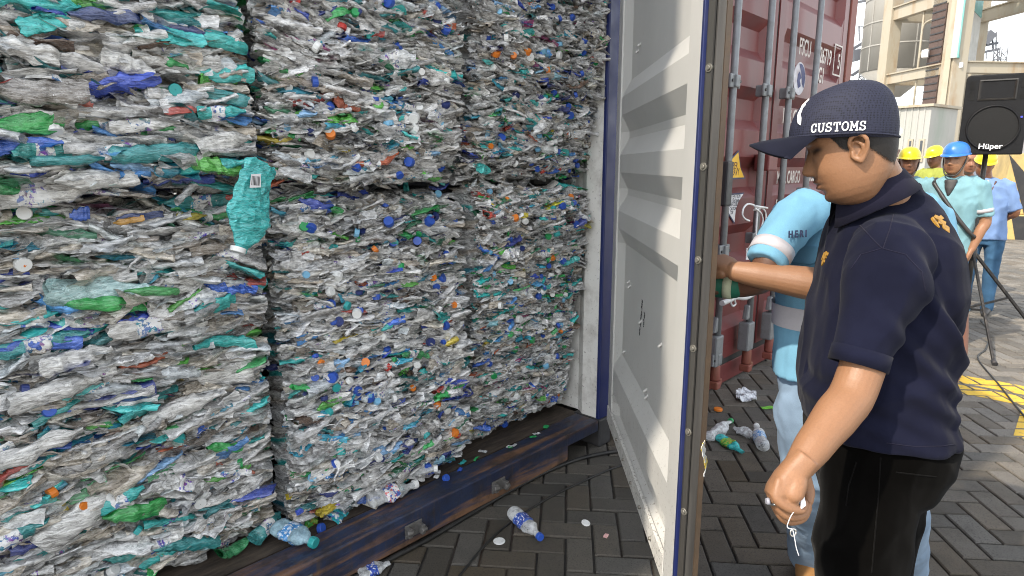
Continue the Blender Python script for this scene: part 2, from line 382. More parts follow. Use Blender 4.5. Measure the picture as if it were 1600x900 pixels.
n = len(rows); b.add([v for r in rows for v in r], [(i*4+k, i*4+k+1, i*4+k+5, i*4+k+4) for i in range(n-1) for k in range(3)])
b.build('inner_lining', M_LINING, door)
MB().prism([(0, 0), (IN0, 0), (IN0, .010), (.004, .010)], dp(0.0, DZ0+.09, -.002), DE, DN, (0, 0, DZ1-DZ0-.09)).build('hinge_flange', M_LINING, door, .003)
MB().prism([(0, 0), (1.459-IN1, 0), (1.459-IN1, .012), (0, .012)], dp(IN1, DZ0, -.002), DE, DN, (0, 0, DZ1-DZ0)).build('edge_flange', M_LINING, door, .003)
MB().prism([(0, 0), (IN1, 0), (IN1, .013), (0, .013)], dp(.0, DZ0, -.002), DE, DN, (0, 0, .085)).build('bottom_flange', M_FLANGE, door, .002)
b = MB(); b.prism([(0, 0), (.018, 0), (.018, .014), (0, .014)], dp(1.459, DZ0, -.003), DE, DN, (0, 0, DZ1-DZ0)); b.build('edge_trim', M_BLUE, door, .002)
ga = MB(); ga.prism([(0, -.034), (.048, -.040), (.052, -.032), (.038, -.013), (.022, -.003), (.010, .003), (.0, .002)], dp(1.478, DZ0-.02, 0), DE, DN, (0, 0, DZ1-DZ0+.04)); ga.build('gasket', M_GASKET, door, .003)
st = MB(); st.prism([(0, .0), (.016, -.007), (.018, -.003), (.002, .005)], dp(1.499, DZ0-.02, -.001), DE, DN, (0, 0, DZ1-DZ0+.04)); st.build('steel_strip', M_STRIP, door)
st = MB(); st.prism([(0, 0), (.008, -.003), (.008, .010), (0, .010)], dp(1.527, DZ0-.02, -.039), DE, DN, (0, 0, DZ1-DZ0+.04)); st.build('steel_strip', paint('rusty_edge', (.06, .042, .028), .5, (.1, .06, .03), .6, 10), door)
rv0 = None; nrm = (DN*.85-DE*.0+DE*.5).normalized()
for i in range(13):
    z = .27+i*.245; c0 = dp(1.508, z, -.001)
    if rv0 is None:
        b = MB(); c0b = Vector((0,0,0)); b.cyl(-nrm*.004, nrm*.004, .0105, 14); b.cyl(nrm*.004, nrm*.007, .007, 10, .005)
        rv0 = b.build('rivet', M_BOLT, None); rv0.parent = door
        o = rv0
    else: o = rv0.copy(); COL.objects.link(o)
    o.parent = door; o.location = c0-wloc(door)
for (u, z) in ((.32, 1.98), (.36, 2.0), (.30, .97), (.33, .955), (.62, .86), (.55, 1.16), (1.0, .87), (.78, .62), (.80, .60), (1.22, 2.02), (.25, .62), (.9, 2.35), (1.0, .36), (.55, .205), (.75, .2), (.95, .205), (.35, .21), (1.15, .2)):   # screw ends poking through
    wv = .012 if z < .25 else -.035
    b = MB(); b.cyl(dp(u, z, wv-.008), dp(u, z, wv+.008), .009, 8, .006)
    if z > .25: b.cyl(dp(u, z, wv+.006), dp(u+.004, z-.010, wv+.018), .005, 6)
    b.build('screw_end', M_BOLT if z < .25 else M_LINING, door)
# left leaf folded right back against the side of the container
b = MB(); b.box(BX0-.125, BX0-.075, .03, 1.62, DZ0, DZ1); dl = b.build('door', M_BLUEDARK, blue, .004)
for y in (.35, 1.25): MB().cyl((BX0-.06, y, DZ0), (BX0-.06, y, DZ1), .022, 10).build('lock_rod', M_STEEL, dl)
# tall box added out of view left of the container to shade the door
blocker_ = empty('sun_blocker', (-1.65, .6, 0), 'broad dull blue box added left of the open container to block the sun', 'sun blocker')
MB().box(-2.24, -1.02, -.02, 1.2, .25, 6.5).build('column', M_BLUEDARK, blocker_, .02)
MB().box(-2.34, -.99, .0, 1.3, 0, .25).build('blocker_base', M_DARK, blocker_, .02); MB().box(-2.3, -.96, -.06, 1.26, 6.5, 6.62).build('blocker_top', M_BLUEDARK, blocker_, .02)
for z_ in (1.6, 3.2, 4.8): MB().box(-2.3, -.97, -.05, 1.24, z_, z_+.06).build('blocker_band', M_BLUEDARK, blocker_, .01)
# stray pen writing on the lining
INK = paint('marker_ink', (.03, .03, .035), .7, amount=.1)
for k, (u0, z0, txt) in enumerate(((.60, .79, 'oke mantap 21/6'), (.675, .845, 'cek ok'))):
    text_obj('pen_writing', txt, .03, dp(u0, z0, -.029), (Vector((0,0,1))*.97+DE*.22), (Vector((0,0,1))*.2-DE), INK, door, .0006, sx=.8, shear=.3)

# ------------------------------------------------------------------ red container next to it
RX0, RX1, RY = 2.60, 5.91, -.05
red = empty('shipping_container', ((RX0+RX1)/2, 3, 0), 'closed brick red shipping container with grey lock rods and white lettering', 'container')
MB().box(RX0+.16, RX1-.15, RY+.0, RY+.16, .02, .155).build('sill', M_RED, red, .005)
MB().box(RX0+.15, RX1-.15, RY+.0, RY+.16, BH-.52, BH-.0).build('door_header', M_RED, red, .005)
for x0, x1 in ((RX0, RX0+.15), (RX1-.15, RX1)):
    MB().box(x0, x1, RY-.012, RY+.16, .16, BH-.17).build('corner_post', M_REDPOST, red, .006)
    for y0 in (RY-.016, 5.85):
        MB().box(x0-.003, x1+.003, y0, y0+.18, 0, .158).build('corner_casting', M_REDPOST, red, .01)
        MB().box(x0-.003, x1+.003, y0, y0+.18, BH-.168, BH+.003).build('corner_casting', M_REDPOST, red, .01)
corrugated(RX1-.08, RY+.161, 5.85, .15, BH-.1, 1).build('side_wall', M_RED, red); corrugated(RX0+.06, RY+.161, 5.85, .15, BH-.1, -1).build('side_wall', M_RED, red)
MB().box(RX0+.02, RX1-.02, RY+.02, 6.0, BH-.09, BH-.05).build('roof', M_RED, red)
MB().box(RX0+.05, RX1-.05, 5.94, 5.98, .15, BH-.1).build('end_wall', M_RED, red)
RUB = paint('rubber_seal', (.022, .022, .022), .6, (.08, .07, .06), .4, 8)
MB().box(RX0+.15, RX1-.15, RY+.002, RY+.05, .156, .20).build('door_seal', RUB, red)
MB().box(4.252, 4.285, RY+.004, RY+.05, .20, BH-.52).build('door_seal', RUB, red)
MB().box(RX1-.185, RX1-.151, RY+.004, RY+.05, .20, BH-.52).build('door_seal', RUB, red)
def red_leaf(x0, x1):
    z0, z1 = .201, BH-.522; f = .10
    b = MB()
    b.box(x0, x0+f, RY-.004, RY+.05, z0, z1); b.box(x1-f, x1, RY-.004, RY+.05, z0, z1)
    b.box(x0+f, x1-f, RY-.003, RY+.049, z0, z0+.10); b.box(x0+f, x1-f, RY-.003, RY+.049, z1-.06, z1)
    leaf = b.build('door', M_RED, red)
    pr = [(z0+.10, 0.)]; zc = z0+.34
    while zc < z1-.2:
        pr += [(zc-.14, 0), (zc-.07, .055), (zc+.06, .055), (zc+.13, 0)]; zc += .44
    pr.append((z1-.06, 0)); a, c0 = x0+f, x1-f; r = []
    for z, o in pr: r.append([(a, RY-.002, z), (a+.05, RY+.0+o, z), (c0-.05, RY+.0+o, z), (c0, RY-.002, z)])
    n = len(r); MB().add([v for q in r for v in q], [(i*4+k, i*4+k+1, i*4+k+5, i*4+k+4) for i in range(n-1) for k in range(3)]).build('door_panel', M_RED, leaf)
    return leaf
leafL = red_leaf(RX0+.16, 4.25); leafR = red_leaf(4.287, RX1-.187)
RODY = RY-.085
for leaf, px, py, br in ((leafL, 1146, 130, ((1146, 127), (1115, 395), (1118, 560))), (leafL, 1203, 60, ((1194, 141), (1180, 372))), (leafR, 1240, 60, ((1229, 145), (1208, 388))), (leafR, 1279, 60, ((1262, 300),))):
    x = onY(px, py, RODY).x
    rod = MB().cyl((x, RODY, .09), (x, RODY, BH-.30), .0215, 16).build('lock_rod', M_STEEL, leaf)
    for (bx, by) in br:
        z = onY(bx, by, RODY).z
        k = MB(); k.box(x-.075, x+.06, RODY-.018, RODY+.0, z-.04, z+.04); k.box(x-.028, x+.028, RODY-.032, RODY+.06, z-.036, z+.036); k.build('rod_bracket', M_STEEL, rod, .01)
        for s in (-.055, .045): MB().cyl((x+s, RODY-.026, z), (x+s, RODY-.016, z), .009, 8).build('bolt', M_DARK, rod)
    k = MB(); k.box(x-.06, x+.04, RODY-.028, RODY+.05, .24, .44); k.prism([(-.06, 0), (.04, 0), (.0, .10), (-.035, .10)], (x, RODY-.01, .46), (1, 0, 0), (0, 0, 1), (0, .04, 0)); k.build('rod_guide', M_STEEL, rod, .012)
    k = MB(); k.cyl((x, RODY, .14), (x, RODY, .245), .034, 14, .030); k.box(x-.045, x+.015, RODY-.04, RODY+.03, .09, .14); k.box(x+.02, x+.05, RODY-.03, RODY+.03, .10, .15); k.build('lock_cam', M_REDPOST, rod, .01)
h = MB(); x = onY(1134, 285, RODY-.05).x; z0 = onY(1134, 322, RODY-.05).z; z1 = onY(1134, 252, RODY-.05).z
h.box(x-.035, x+.045, RODY-.075, RODY-.03, z0, z1); h.build('lock_handle', M_DARK, leafL, .012)
p0 = onY(1196, 267, RODY); p1 = onY(1210, 241, RODY); MB().box(p0.x-.0, p1.x+.02, RODY-.02, RY-.003, p0.z, p1.z).build('lock_box', M_RED, leafR, .01)
FX = (1, 0, 0); FZd = (0, 0, 1); TY = RY-.006
def redtext(s, px, py, size, sx=.62, y=None): 
    o = onY(px, py, TY); return text_obj('lettering', s, size, (o.x, TY if y is None else y, o.z), FX, FZd, M_WHITEINK, leafR, .001, sx=sx, bold=.0015)
redtext('FSCU', 1248, 84, .165, .62); redtext('26719', 1280, 97, .165, .66, )
redtext('5', 1308, 107, .165, .66); redtext('45G1', 1270, 126, .165, .66)
redtext('KG.GR', 1222, 192, .15, .8); redtext('MAX. CARGO', 1213, 287, .13, .58); redtext('KGS', 1262, 283, .13, .6); redtext('SUPER', 1211, 331, .13, .7)
o = onY(1309, 93, TY); bx = MB()
for (u0, u1, w0, w1) in ((-.10, .09, -.13, -.118), (-.10, .09, .10, .112), (-.10, -.088, -.118, .10), (.078, .09, -.118, .10)): bx.box(o.x+u0, o.x+u1, TY-.002, TY, o.z+w0, o.z+w1)
bx.build('lettering', M_WHITEINK, leafR)
o = onY(1249, 123, TY); d = MB(); d.cyl((o.x, TY+.001, o.z), (o.x, TY-.002, o.z), .115, 28, smooth=False); lg = d.build('round_emblem', paint('emblem_white', (.55, .55, .60), .5, (.2, .1, .1), .4, 10), leafR)
d = MB(); d.prism([(.115*math.cos(t)*r, .115*math.sin(t)*r) for t, r in [(i*.35-.6, .92) for i in range(8)]]+[(.03, .03), (.05, -.03)], (o.x, TY-.003, o.z), FX, FZd, (0, -.001, 0)); d.prism([(-.05, -.02), (-.02, -.07), (.03, -.05), (.0, -.01), (.03, .01), (-.01, .05), (-.04, .03)], (o.x, TY-.003, o.z), FX, FZd, (0, -.001, 0)); d.build('emblem_mark', paint('emblem_ink', (.05, .06, .16), .6, amount=.2), lg)
# the two fin-shaped stickers
def sticker(outl, grow, fill, rim, lines, name, lab, ink):
    P = [onY(a, c0, TY) for a, c0 in outl]; cx = sum(v.x for v in P)/len(P); cz = sum(v.z for v in P)/len(P)
    A = [(v.x-cx, v.z-cz) for v in P]; G = [(a*grow, c0*grow) for a, c0 in A]
    s = MB().prism(G, (cx, TY, cz), FX, FZd, (0, -.0015, 0)).build(name, rim, leafL, label=lab); MB().prism(A, (cx, TY-.0016, cz), FX, FZd, (0, -.0015, 0)).build('sticker_face', fill, s)
    for (px, py, t, size) in lines:
        o = onY(px, py, TY-.0033); text_obj('lettering', t, size, (o.x, TY-.0033, o.z), FX, FZd, ink, s, .0004, sx=.72, bold=.0008)
YEL = paint('yellow_vinyl', (.72, .42, .02), .4, (.3, .2, .05), .25, 8); NAVY = paint('navy_vinyl', (.025, .03, .09), .4, amount=.2); WHT = paint('white_vinyl', (.68, .68, .70), .4, (.4, .38, .35), .3, 8)
sticker([(1136, 278), (1162, 277), (1156, 262), (1153, 238), (1144, 248), (1138, 262)], 1.16, YEL, NAVY, [(1139, 264, 'SUPER', .062), (1140, 274, 'HEAVY', .062)], 'warning_sticker', 'yellow fin-shaped warning sticker', paint('brown_ink', (.10, .04, .02), .6, amount=.1))
sticker([(1137, 305), (1161, 303), (1153, 315), (1149, 327), (1147, 347), (1139, 334), (1136, 322)], 1.12, WHT, NAVY, [(1139, 311, 'ATTENTION', .042), (1138, 317, 'THIS CONTAINER', .028), (1138, 323, 'HIGH CUBE', .036), (1140, 329, 'CAUTION', .03), (1141, 335, 'TOP', .03)], 'attention_sticker', 'white fin-shaped notice with a blue rim', paint('grey_ink', (.06, .06, .08), .6, amount=.1))
# seal wires tied round the second rod
M_WIRE = paint('white_wire', (.72, .73, .74), .35, (.4, .4, .4), .3, 20)
def wire_thing(name, pts, r, mat, label, cat, group=None, n=6):
    o = MB(); o.tube(pts, r, n); o = o.build(name, mat); return props(o, label, cat, group)
def spline(pts, k=8):
    pts = [Vector(p) for p in pts]; out = []
    for i in range(len(pts)-1):
        p0, p1, p2, p3 = pts[max(i-1, 0)], pts[i], pts[i+1], pts[min(i+2, len(pts)-1)]
        for j in range(k):
            t = j/k; out.append(.5*((2*p1)+(p2-p0)*t+(2*p0-5*p1+4*p2-p3)*t*t+(3*p1-p0-3*p2+p3)*t**3))
    return out+[pts[-1]]
WY = RODY-.06
w = MB(); 
w.tube(spline([onY(a, c0, WY) for a, c0 in ((1184, 324), (1176, 320), (1168, 319), (1162, 325), (1160, 335), (1164, 342), (1171, 345))]), .006, 6)
w.tube(spline([onY(a, c0, WY) for a, c0 in ((1179, 323), (1183, 331), (1182, 348), (1181, 368))]), .007, 6)
w.tube(spline([onY(a, c0, WY) for a, c0 in ((1178, 328), (1184, 327), (1190, 325), (1196, 332), (1196, 350), (1192, 366))]), .006, 6)
w.tube(spline([onY(a, c0, WY-.01) for a, c0 in ((1180, 326), (1189, 333), (1192, 345), (1188, 360), (1187, 370))]), .005, 6)
w.tube([onY(a, c0, WY-.01) for a, c0 in ((1180, 322), (1199, 325))], .007, 6)
props(w.build('seal_wire', M_WIRE), 'looped white seal wires tied round a grey lock rod of the red container', 'wire')
w = MB(); f0 = [onY(a, c0, WY-.02) for a, c0 in ((1128, 474), (1140, 469), (1150, 465), (1165, 466), (1180, 459), (1187, 456))]
w.tube(spline(f0), [.018-.0002*i for i in range(len(spline(f0)))], 7); w.tube(spline([onY(a, c0, WY-.03) for a, c0 in ((1141, 469), (1144, 478), (1149, 475), (1147, 467))]), .007, 6)
props(w.build('seal_strap', paint('grey_strap', (.5, .5, .5), .4, (.3, .3, .3), .4, 20)), 'twisted grey white strap lying across the red container lock rods', 'strap')
tg = MB(); P = [onY(a, c0, WY) for a, c0 in ((1167, 388), (1174, 386), (1178, 405), (1166, 406))]; tg.add(P+[v+Vector((0, .004, 0)) for v in P], [(0,1,2,3), (7,6,5,4), (0,4,5,1), (1,5,6,2), (2,6,7,3), (3,7,4,0)])
props(tg.build('paper_tag', WHT), 'small white paper tag hanging at a lock rod of the red container', 'tag')
# ------------------------------------------------------------------ bales of crushed bottles
def fold_noise(P, rng, amp, freq, k=6):
    """sharp creases: triangle waves along random directions"""
    D = np.zeros_like(P)
    for _ in range(k):
        d = rng.normal(size=3); d /= np.linalg.norm(d); e = rng.normal(size=3); e /= np.linalg.norm(e)
        f = freq*rng.uniform(.5, 1.8); t = (P@d)*f+rng.uniform(); D += np.outer(np.abs((t % 1)-.5)-.25, e)*amp*2*rng.uniform(.4, 1.2)*freq/f
    return D
def v_bottle(rng, nu=17, nv=12):
    """flattened, creased bottle; long axis x in -0.5..0.5, width y, thickness z"""
    u = np.linspace(0, 1, nu); wprof = np.interp(u, [0, .04, .3, .55, .75, .9, .93, 1], [.75, 1, .92, 1, .88, .38, .30, .30])
    t = np.linspace(0, 2*np.pi, nv, endpoint=False); w = rng.uniform(.14, .24); th = rng.uniform(.035, .095)
    V = []
    for i in range(nu):
        tt = th*(1 if u[i] < .85 else .8)*rng.uniform(.6, 1.3)
        V.append(np.stack([np.full(nv, u[i]-.5), np.cos(t)*w*wprof[i], np.sin(t)*tt], 1))
    V = np.concatenate(V); bend = rng.normal(0, .10); V[:, 2] += bend*(V[:, 0]**2*4-.3); V[:, 1] += rng.normal(0, .06)*V[:, 0]
    V += fold_noise(V, rng, .04, 3.2, 6)+fold_noise(V, rng, .022, 9, 6)
    F = np.array([(i*nv+k, i*nv+(k+1) % nv, (i+1)*nv+(k+1) % nv, (i+1)*nv+k) for i in range(nu-1) for k in range(nv)])
    lab = np.repeat(((u > .3) & (u < .62)).astype(float), nv)
    return V, F, lab
def v_film(rng, nu=16, nv=5):
    u = np.linspace(-.5, .5, nu); v = np.linspace(-.5, .5, nv); U, W = np.meshgrid(u, v, indexing='ij')
    V = np.stack([U.ravel(), W.ravel()*rng.uniform(.2, .5), np.zeros(U.size)], 1)
    V[:, 2] += .07*np.sin(V[:, 0]*rng.uniform(4, 11)+rng.uniform(0, 6)); V += fold_noise(V, rng, .06, 3, 5)+fold_noise(V, rng, .025, 8, 5)
    F = np.array([(i*nv+k, (i+1)*nv+k, (i+1)*nv+k+1, i*nv+k+1) for i in range(nu-1) for k in range(nv-1)])
    lab = ((np.abs(V[:, 0]) < rng.uniform(.1, .4))).astype(float)
    return V, F, lab
rng = np.random.default_rng(11)
VB = [v_bottle(rng) for _ in range(26)]; VF = [v_film(rng) for _ in range(16)]
CLEAR = [(.72, .71, .68), (.60, .595, .57), (.46, .455, .44), (.80, .795, .78), (.66, .645, .61), (.27, .26, .25), (.74, .74, .74), (.84, .84, .83), (.66, .73, .78), (.80, .83, .86), (.84, .84, .83), (.36, .35, .34)]
TAN = [(.60, .53, .43), (.48, .41, .32), (.68, .62, .52), (.34, .28, .22)]
TEAL = [(.008, .36, .34), (.01, .48, .46), (.006, .22, .24), (.03, .56, .54), (.01, .30, .44)]
GREEN = [(.01, .30, .07), (.02, .42, .09), (.10, .50, .05), (.01, .18, .08)]
BLUE = [(.012, .06, .48), (.02, .13, .62), (.06, .30, .74), (.012, .03, .22), (.22, .46, .78)]
WHITE = [(.74, .74, .73), (.66, .68, .70)]
BRIGHT = [(.50, .05, .03), (.50, .10, .03), (.62, .48, .03), (.32, .04, .16), (.05, .03, .02), (.12, .06, .03)]
CAPC = {'blue': (.025, .085, .42), 'white': (.72, .73, .72), 'orange': (.68, .19, .02), 'green': (.02, .30, .09), 'light_blue': (.18, .42, .62), 'red': (.50, .04, .03), 'navy': (.02, .035, .15), 'teal': (.03, .33, .33)}
def pick_colour(rng, wts):
    """wts: weights for clear, tan, teal, green, blue, white, bright"""
    pal = [CLEAR, TAN, TEAL, GREEN, BLUE, WHITE, BRIGHT][rng.choice(7, p=np.array(wts)/sum(wts))]
    c = np.array(pal[rng.integers(len(pal))])*rng.uniform(.75, 1.3); return np.clip(c, 0, .88)
def plastic(name):
    """thin crushed plastic: see-through where clear, creased and grimy, crease glints and shade coloured in"""
    m = NT(name); a = m.n('ShaderNodeVertexColor', layer_name='Col'); p = m.pos(); pl = m.pos((.35, .6, 2.4))
    hsv = m.n('ShaderNodeSeparateColor', mode='HSV'); m.l(a.outputs[0], hsv.inputs[0]); pale = m.ramp(hsv.outputs[1], .2, .8, 1., .22)
    grime = m.noise(pl, 24, 6, .75); streak = m.noise(m.pos((.45, .6, 1.7)), 34, 4, .62, 1.6); crease = m.noise(m.pos((.5, .7, 1.7)), 30, 4, .6, 1.2)
    c = m.mix(m.ramp(streak, .40, .60), m.mix(.36, a.outputs[0], (.010, .010, .010)), m.mix(m.math('MULTIPLY', pale, .22), a.outputs[0], (.97, .97, .96)))  # light and dark streaks imitate gloss and shade on the creases
    c = m.mix(m.ramp(grime, .58, .78, 0, .34), c, (.06, .05, .04))
    fine = m.noise(m.pos((.45, .6, 1.8)), 58, 5, .65, 1.5); ridge = m.ramp(m.math('ABSOLUTE', m.math('SUBTRACT', fine, .5)), 0, .022, .85, 0); crease_shade = m.ramp(m.math('ABSOLUTE', m.math('SUBTRACT', fine, .42)), 0, .03, .75, 0)  # ridge: painted glint lines; the dark lines are crease shade in the colour
    c = m.mix(crease_shade, c, m.mix(.8, c, (.012, .012, .012))); c = m.mix(m.math('MULTIPLY', ridge, pale), c, m.mix(.52, c, (.95, .95, .94)))
    v = m.n('ShaderNodeTexVoronoi', feature='F1'); v.inputs['Scale'].default_value = 55; m.l(p, v.inputs['Vector'])
    h = m.n('ShaderNodeHueSaturation'); m.l(v.outputs['Color'], h.inputs['Color']); h.inputs['Saturation'].default_value = 1.1; h.inputs['Value'].default_value = .75
    pr = m.ramp(m.noise(p, 60, 4, .7), .5, .56); lab = m.mix(pr, (.72, .72, .71), m.mix(.68, h.outputs[0], (.03, .09, .36)))
    flag = m.ramp(a.outputs['Alpha'], .45, .6); c = m.mix(flag, c, lab)
    h1 = m.math('ADD', m.math('MULTIPLY', crease, 1.6), m.math('MULTIPLY', streak, .9)); m.bump(h1, .62, .010)
    al = m.math('MAXIMUM', m.math('MAXIMUM', m.ramp(crease, .32, .55, .58, 1.), m.ramp(hsv.outputs[1], .25, .5)), flag); m.l(al, m.b.inputs['Alpha'])
    m.b.inputs['Coat Weight'].default_value = .6; m.b.inputs['Coat Roughness'].default_value = .10
    return m.set(c, m.ramp(grime, .4, .7, .09, .27), m.math('MULTIPLY', m.ramp(crease, .42, .58, .30, .0), m.math('SUBTRACT', 1, flag)), .9)
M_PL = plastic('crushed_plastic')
def clear_plastic(name, tint, a=.45):
    m = NT(name); m.b.inputs['Alpha'].default_value = 1; p = m.obj()
    fr = m.n('ShaderNodeLayerWeight'); fr.inputs['Blend'].default_value = .45
    al = m.math('ADD', m.ramp(m.noise(p, 40, 5, .7), .35, .7, a-.25, a+.3), m.math('MULTIPLY', fr.outputs['Facing'], .35)); m.l(al, m.b.inputs['Alpha'])
    m.bump(m.noise(p, 45, 5, .7), .6, .006); return m.set(tint, .14, 0, .7)
M_CAP = {}
for k, v in CAPC.items():
    m = NT(k+'_cap_plastic'); p = m.obj(); M_CAP[k] = m.set(m.mix(m.ramp(m.noise(p, 50, 5, .7), .55, .75, 0, .5), v, (.06, .05, .04)), .4, 0, .5)
def cap_mesh(name, mat, r=.0155, h=.017):
    n = 24; b = MB(); V = []; 
    prof = [(r*.80, 0), (r*.99, 0), (r, h*.25), (r, h*.8), (r*.93, h), (0.001, h)]
    for q, (rr, z) in enumerate(prof):
        for k in range(n):
            e = .03*r*(1 if k % 2 else -1) if q in (2, 3) else 0
            V.append(((rr+e)*math.cos(2*math.pi*k/n), (rr+e)*math.sin(2*math.pi*k/n), z))
    F = [(i*n+k, i*n+(k+1) % n, (i+1)*n+(k+1) % n, (i+1)*n+k) for i in range(len(prof)-1) for k in range(n)]
    F.append(tuple(k for k in reversed(range(n)))); return np_mesh(name, np.array(V), F, mat)
CAPM = {k: cap_mesh('bottle_cap', m) for k, m in M_CAP.items()}
def rotm(rx, ry, rz): return np.array(Matrix.Rotation(rz, 3, 'Z') @ Matrix.Rotation(ry, 3, 'Y') @ Matrix.Rotation(rx, 3, 'X'))
def make_bale(x0, x1, z0, z1, yb, yt, seed, wts, size, n_caps, label, capw, n_big=20, tilt=0., lf=1.2, feats=(), gain=1.):
    """front face from (x0,z0) to (x1,z1); yb, yt: depth of the face at its foot and at its top"""
    pick = lambda r_, w_: np.clip(pick_colour(r_, w_)*gain, 0, .9)
    rng = np.random.default_rng(seed); W = x1-x0; H = z1-z0; cx = (x0+x1)/2
    root = empty('plastic_bale', (cx, (yb+yt)/2+.4, z0), label, 'bale', 'bales of crushed bottles stacked in the container')
    ph = rng.uniform(0, 6, 6)
    def wave(x, z): return .020*np.sin((x-x0)*7.5+ph[0]+z*3.1)+.011*np.sin((x-x0)*17+ph[1]+z*9)+.006*np.sin((x-x0)*39+ph[2]-z*21)+tilt*(x-cx)
    def face(x, z):
        xn = np.abs((x-cx)/(W/2)); zn = np.abs((z-(z0+z1)/2)/(H/2)); s = np.clip((z-z0)/H, 0, 1)
        return yb+(yt-yb)*s+.20*xn**12+.10*zn**12+.018*np.sin(x*9+ph[3])*np.sin(z*7+ph[4])+.010*np.sin(z*33+ph[5]+x*2)
    # the compressed body behind the face
    nx, nz = 70, 110; X, Z = np.meshgrid(np.linspace(x0+.012, x1-.012, nx), np.linspace(z0+.004, z1-.004, nz), indexing='ij')
    Y = face(X, Z)+.050+.016*np.sin((Z+wave(X, Z))*260+3*np.sin(X*11))+.012*rng.normal(size=X.shape)
    V = np.stack([X.ravel(), Y.ravel(), Z.ravel()], 1); F = np.array([(i*nz+k, (i+1)*nz+k, (i+1)*nz+k+1, i*nz+k+1) for i in range(nx-1) for k in range(nz-1)])
    C = np.ones((len(V), 4)); base = np.array([pick(rng, wts) for _ in range(60)]); C[:, :3] = base[((Z.ravel()*45+np.sin(X.ravel()*13)*1.4).astype(int)) % 60]*.7; C[:, 3] = 0
    VS, FS, CS, nb = [V], [F], [C], len(V)
    bx = [(x0+.012, .04), (x1-.012, .04)]
    ring = np.array([[x0+.012, face(x0+.012, z0)+.05, z0+.004], [x1-.012, face(x1-.012, z0)+.05, z0+.004], [x1-.012, face(x1-.012, z1)+.05, z1-.004], [x0+.012, face(x0+.012, z1)+.05, z1-.004]]); back = ring.copy(); back[:, 1] = max(yb, yt)+.85
    VS.append(np.concatenate([ring, back])); FS.append(np.array([(0, 1, 5, 4), (1, 2, 6, 5), (2, 3, 7, 6), (3, 0, 4, 7), (4, 5, 6, 7)])+nb); CS.append(np.tile([.10, .09, .08, 0], (8, 1))); nb += 8
    bigs = []
    def place(var, L, c, R, col, lab, squash=1.):
        nonlocal nb
        P = (var[0]*np.array([1, .78, squash])*L)@R.T+c
        jit = rng.normal(0, .0012, P.shape); P = P+jit
        cc = np.ones((len(P), 4)); cc[:, :3] = col*rng.uniform(.88, 1.1, (len(P), 1)); cc[:, 3] = var[2]*lab
        VS.append(P); FS.append(var[1]+nb); CS.append(cc); nb += len(P)
    # strata of flattened pieces
    z = z0+.01; dzm = .0100*size
    while z < z1-.004:
        x = x0-rng.uniform(0, .1); band = rng.choice([0, 1], p=[.75, .25]); bw = np.array(wts, float)
        if band: bw[rng.integers(1, 5)] *= 2.2
        while x < x1:
            L = size*rng.uniform(.08, .25)*lf; film = rng.random() < .42; var = (VF if film else VB)[rng.integers(len(VF) if film else len(VB))]
            xc = np.clip(x+L/2, x0+L*.5, x1-L*.5); zc = z+wave(xc, z)+rng.normal(0, .006)
            zc = min(max(zc, z0+.012), z1-.006+.02*(rng.random() < .3))
            slope = (wave(xc+.03, z)-wave(xc-.03, z))/.06
            rx = rng.normal(0, .26) if rng.random() < .88 else rng.uniform(.7, 2.4)
            if z-z0 < .04: rx *= .3
            L = min(L, .15*size) if abs(math.sin(rx)) > .6 else L; R = rotm(rx, -math.atan(slope)+rng.normal(0, .07), rng.normal(0, .28)+(math.pi if rng.random() < .5 else 0))
            yc = face(xc, zc)+.15*L*abs(math.cos(rx))+rng.uniform(-.016, .016)*size
            edge = min(xc-x0, x1-xc)
            lab = 1. if rng.random() < .11 else 0.
            place(var, L, np.array([xc, yc, zc]), R, pick(rng, bw), lab, rng.uniform(.35, .8) if film else rng.uniform(.45, 1.0))
            x += L*rng.uniform(.42, .8)
        z += dzm*rng.uniform(.55, 1.2)
    # loose ends over the top edge and the vertical edges
    for _ in range(int(34/size)):
        s = rng.integers(3); L = size*rng.uniform(.06, .14); var = VB[rng.integers(len(VB))]
        if s == 0: c = np.array([rng.uniform(x0, x1), face(cx, z1)+rng.uniform(.0, .12), z1+rng.uniform(-.02, .02)])
        else:
            xx = x0+.004 if s == 1 else x1-.004; zz = rng.uniform(z0+.03, z1); c = np.array([xx, face(xx, zz)+rng.uniform(-.06, .08), zz])
        place(var, L, c, rotm(*rng.normal(0, .7, 3)), pick(rng, wts)*.8, 0.)
    off = np.array(root.location)
    me = np_mesh('compressed_plastic', np.concatenate(VS)-off, np.concatenate(FS), M_PL, True, col=np.concatenate(CS))
    props(link_mesh('compressed_plastic', me, root), kind='stuff')
    # single bottles that stand out of the face
    for k in range(n_big):
        var = VB[rng.integers(len(VB))]; L = size*rng.uniform(.11, .21); xc = rng.uniform(x0+.07, x1-.07); zc = rng.uniform(z0+.05, z1-.04)
        R = rotm(rng.choice([-1, 1])*rng.uniform(.35, 1.15), -(wave(xc+.03, zc)-wave(xc-.03, zc))/.06+rng.normal(0, .12), rng.normal(0, .22)+(math.pi if rng.random() < .5 else 0))
        P = (var[0]*np.array([1, 1, rng.uniform(.8, 1.5)])*L)@R.T+np.array([xc, face(xc, zc)-.012*size+rng.uniform(-.008, .012), zc])-off
        cc = np.ones((len(P), 4)); cc[:, :3] = pick(rng, np.array(wts)*np.array([1, .6, 1.9, 1.8, 1.2, .8, .12])); lb = rng.random() < .35; cc[:, 3] = var[2]*lb
        link_mesh('crushed_bottle', np_mesh('crushed_bottle', P, var[1], M_PL, smooth=bool(rng.random() < .5), col=cc), root)
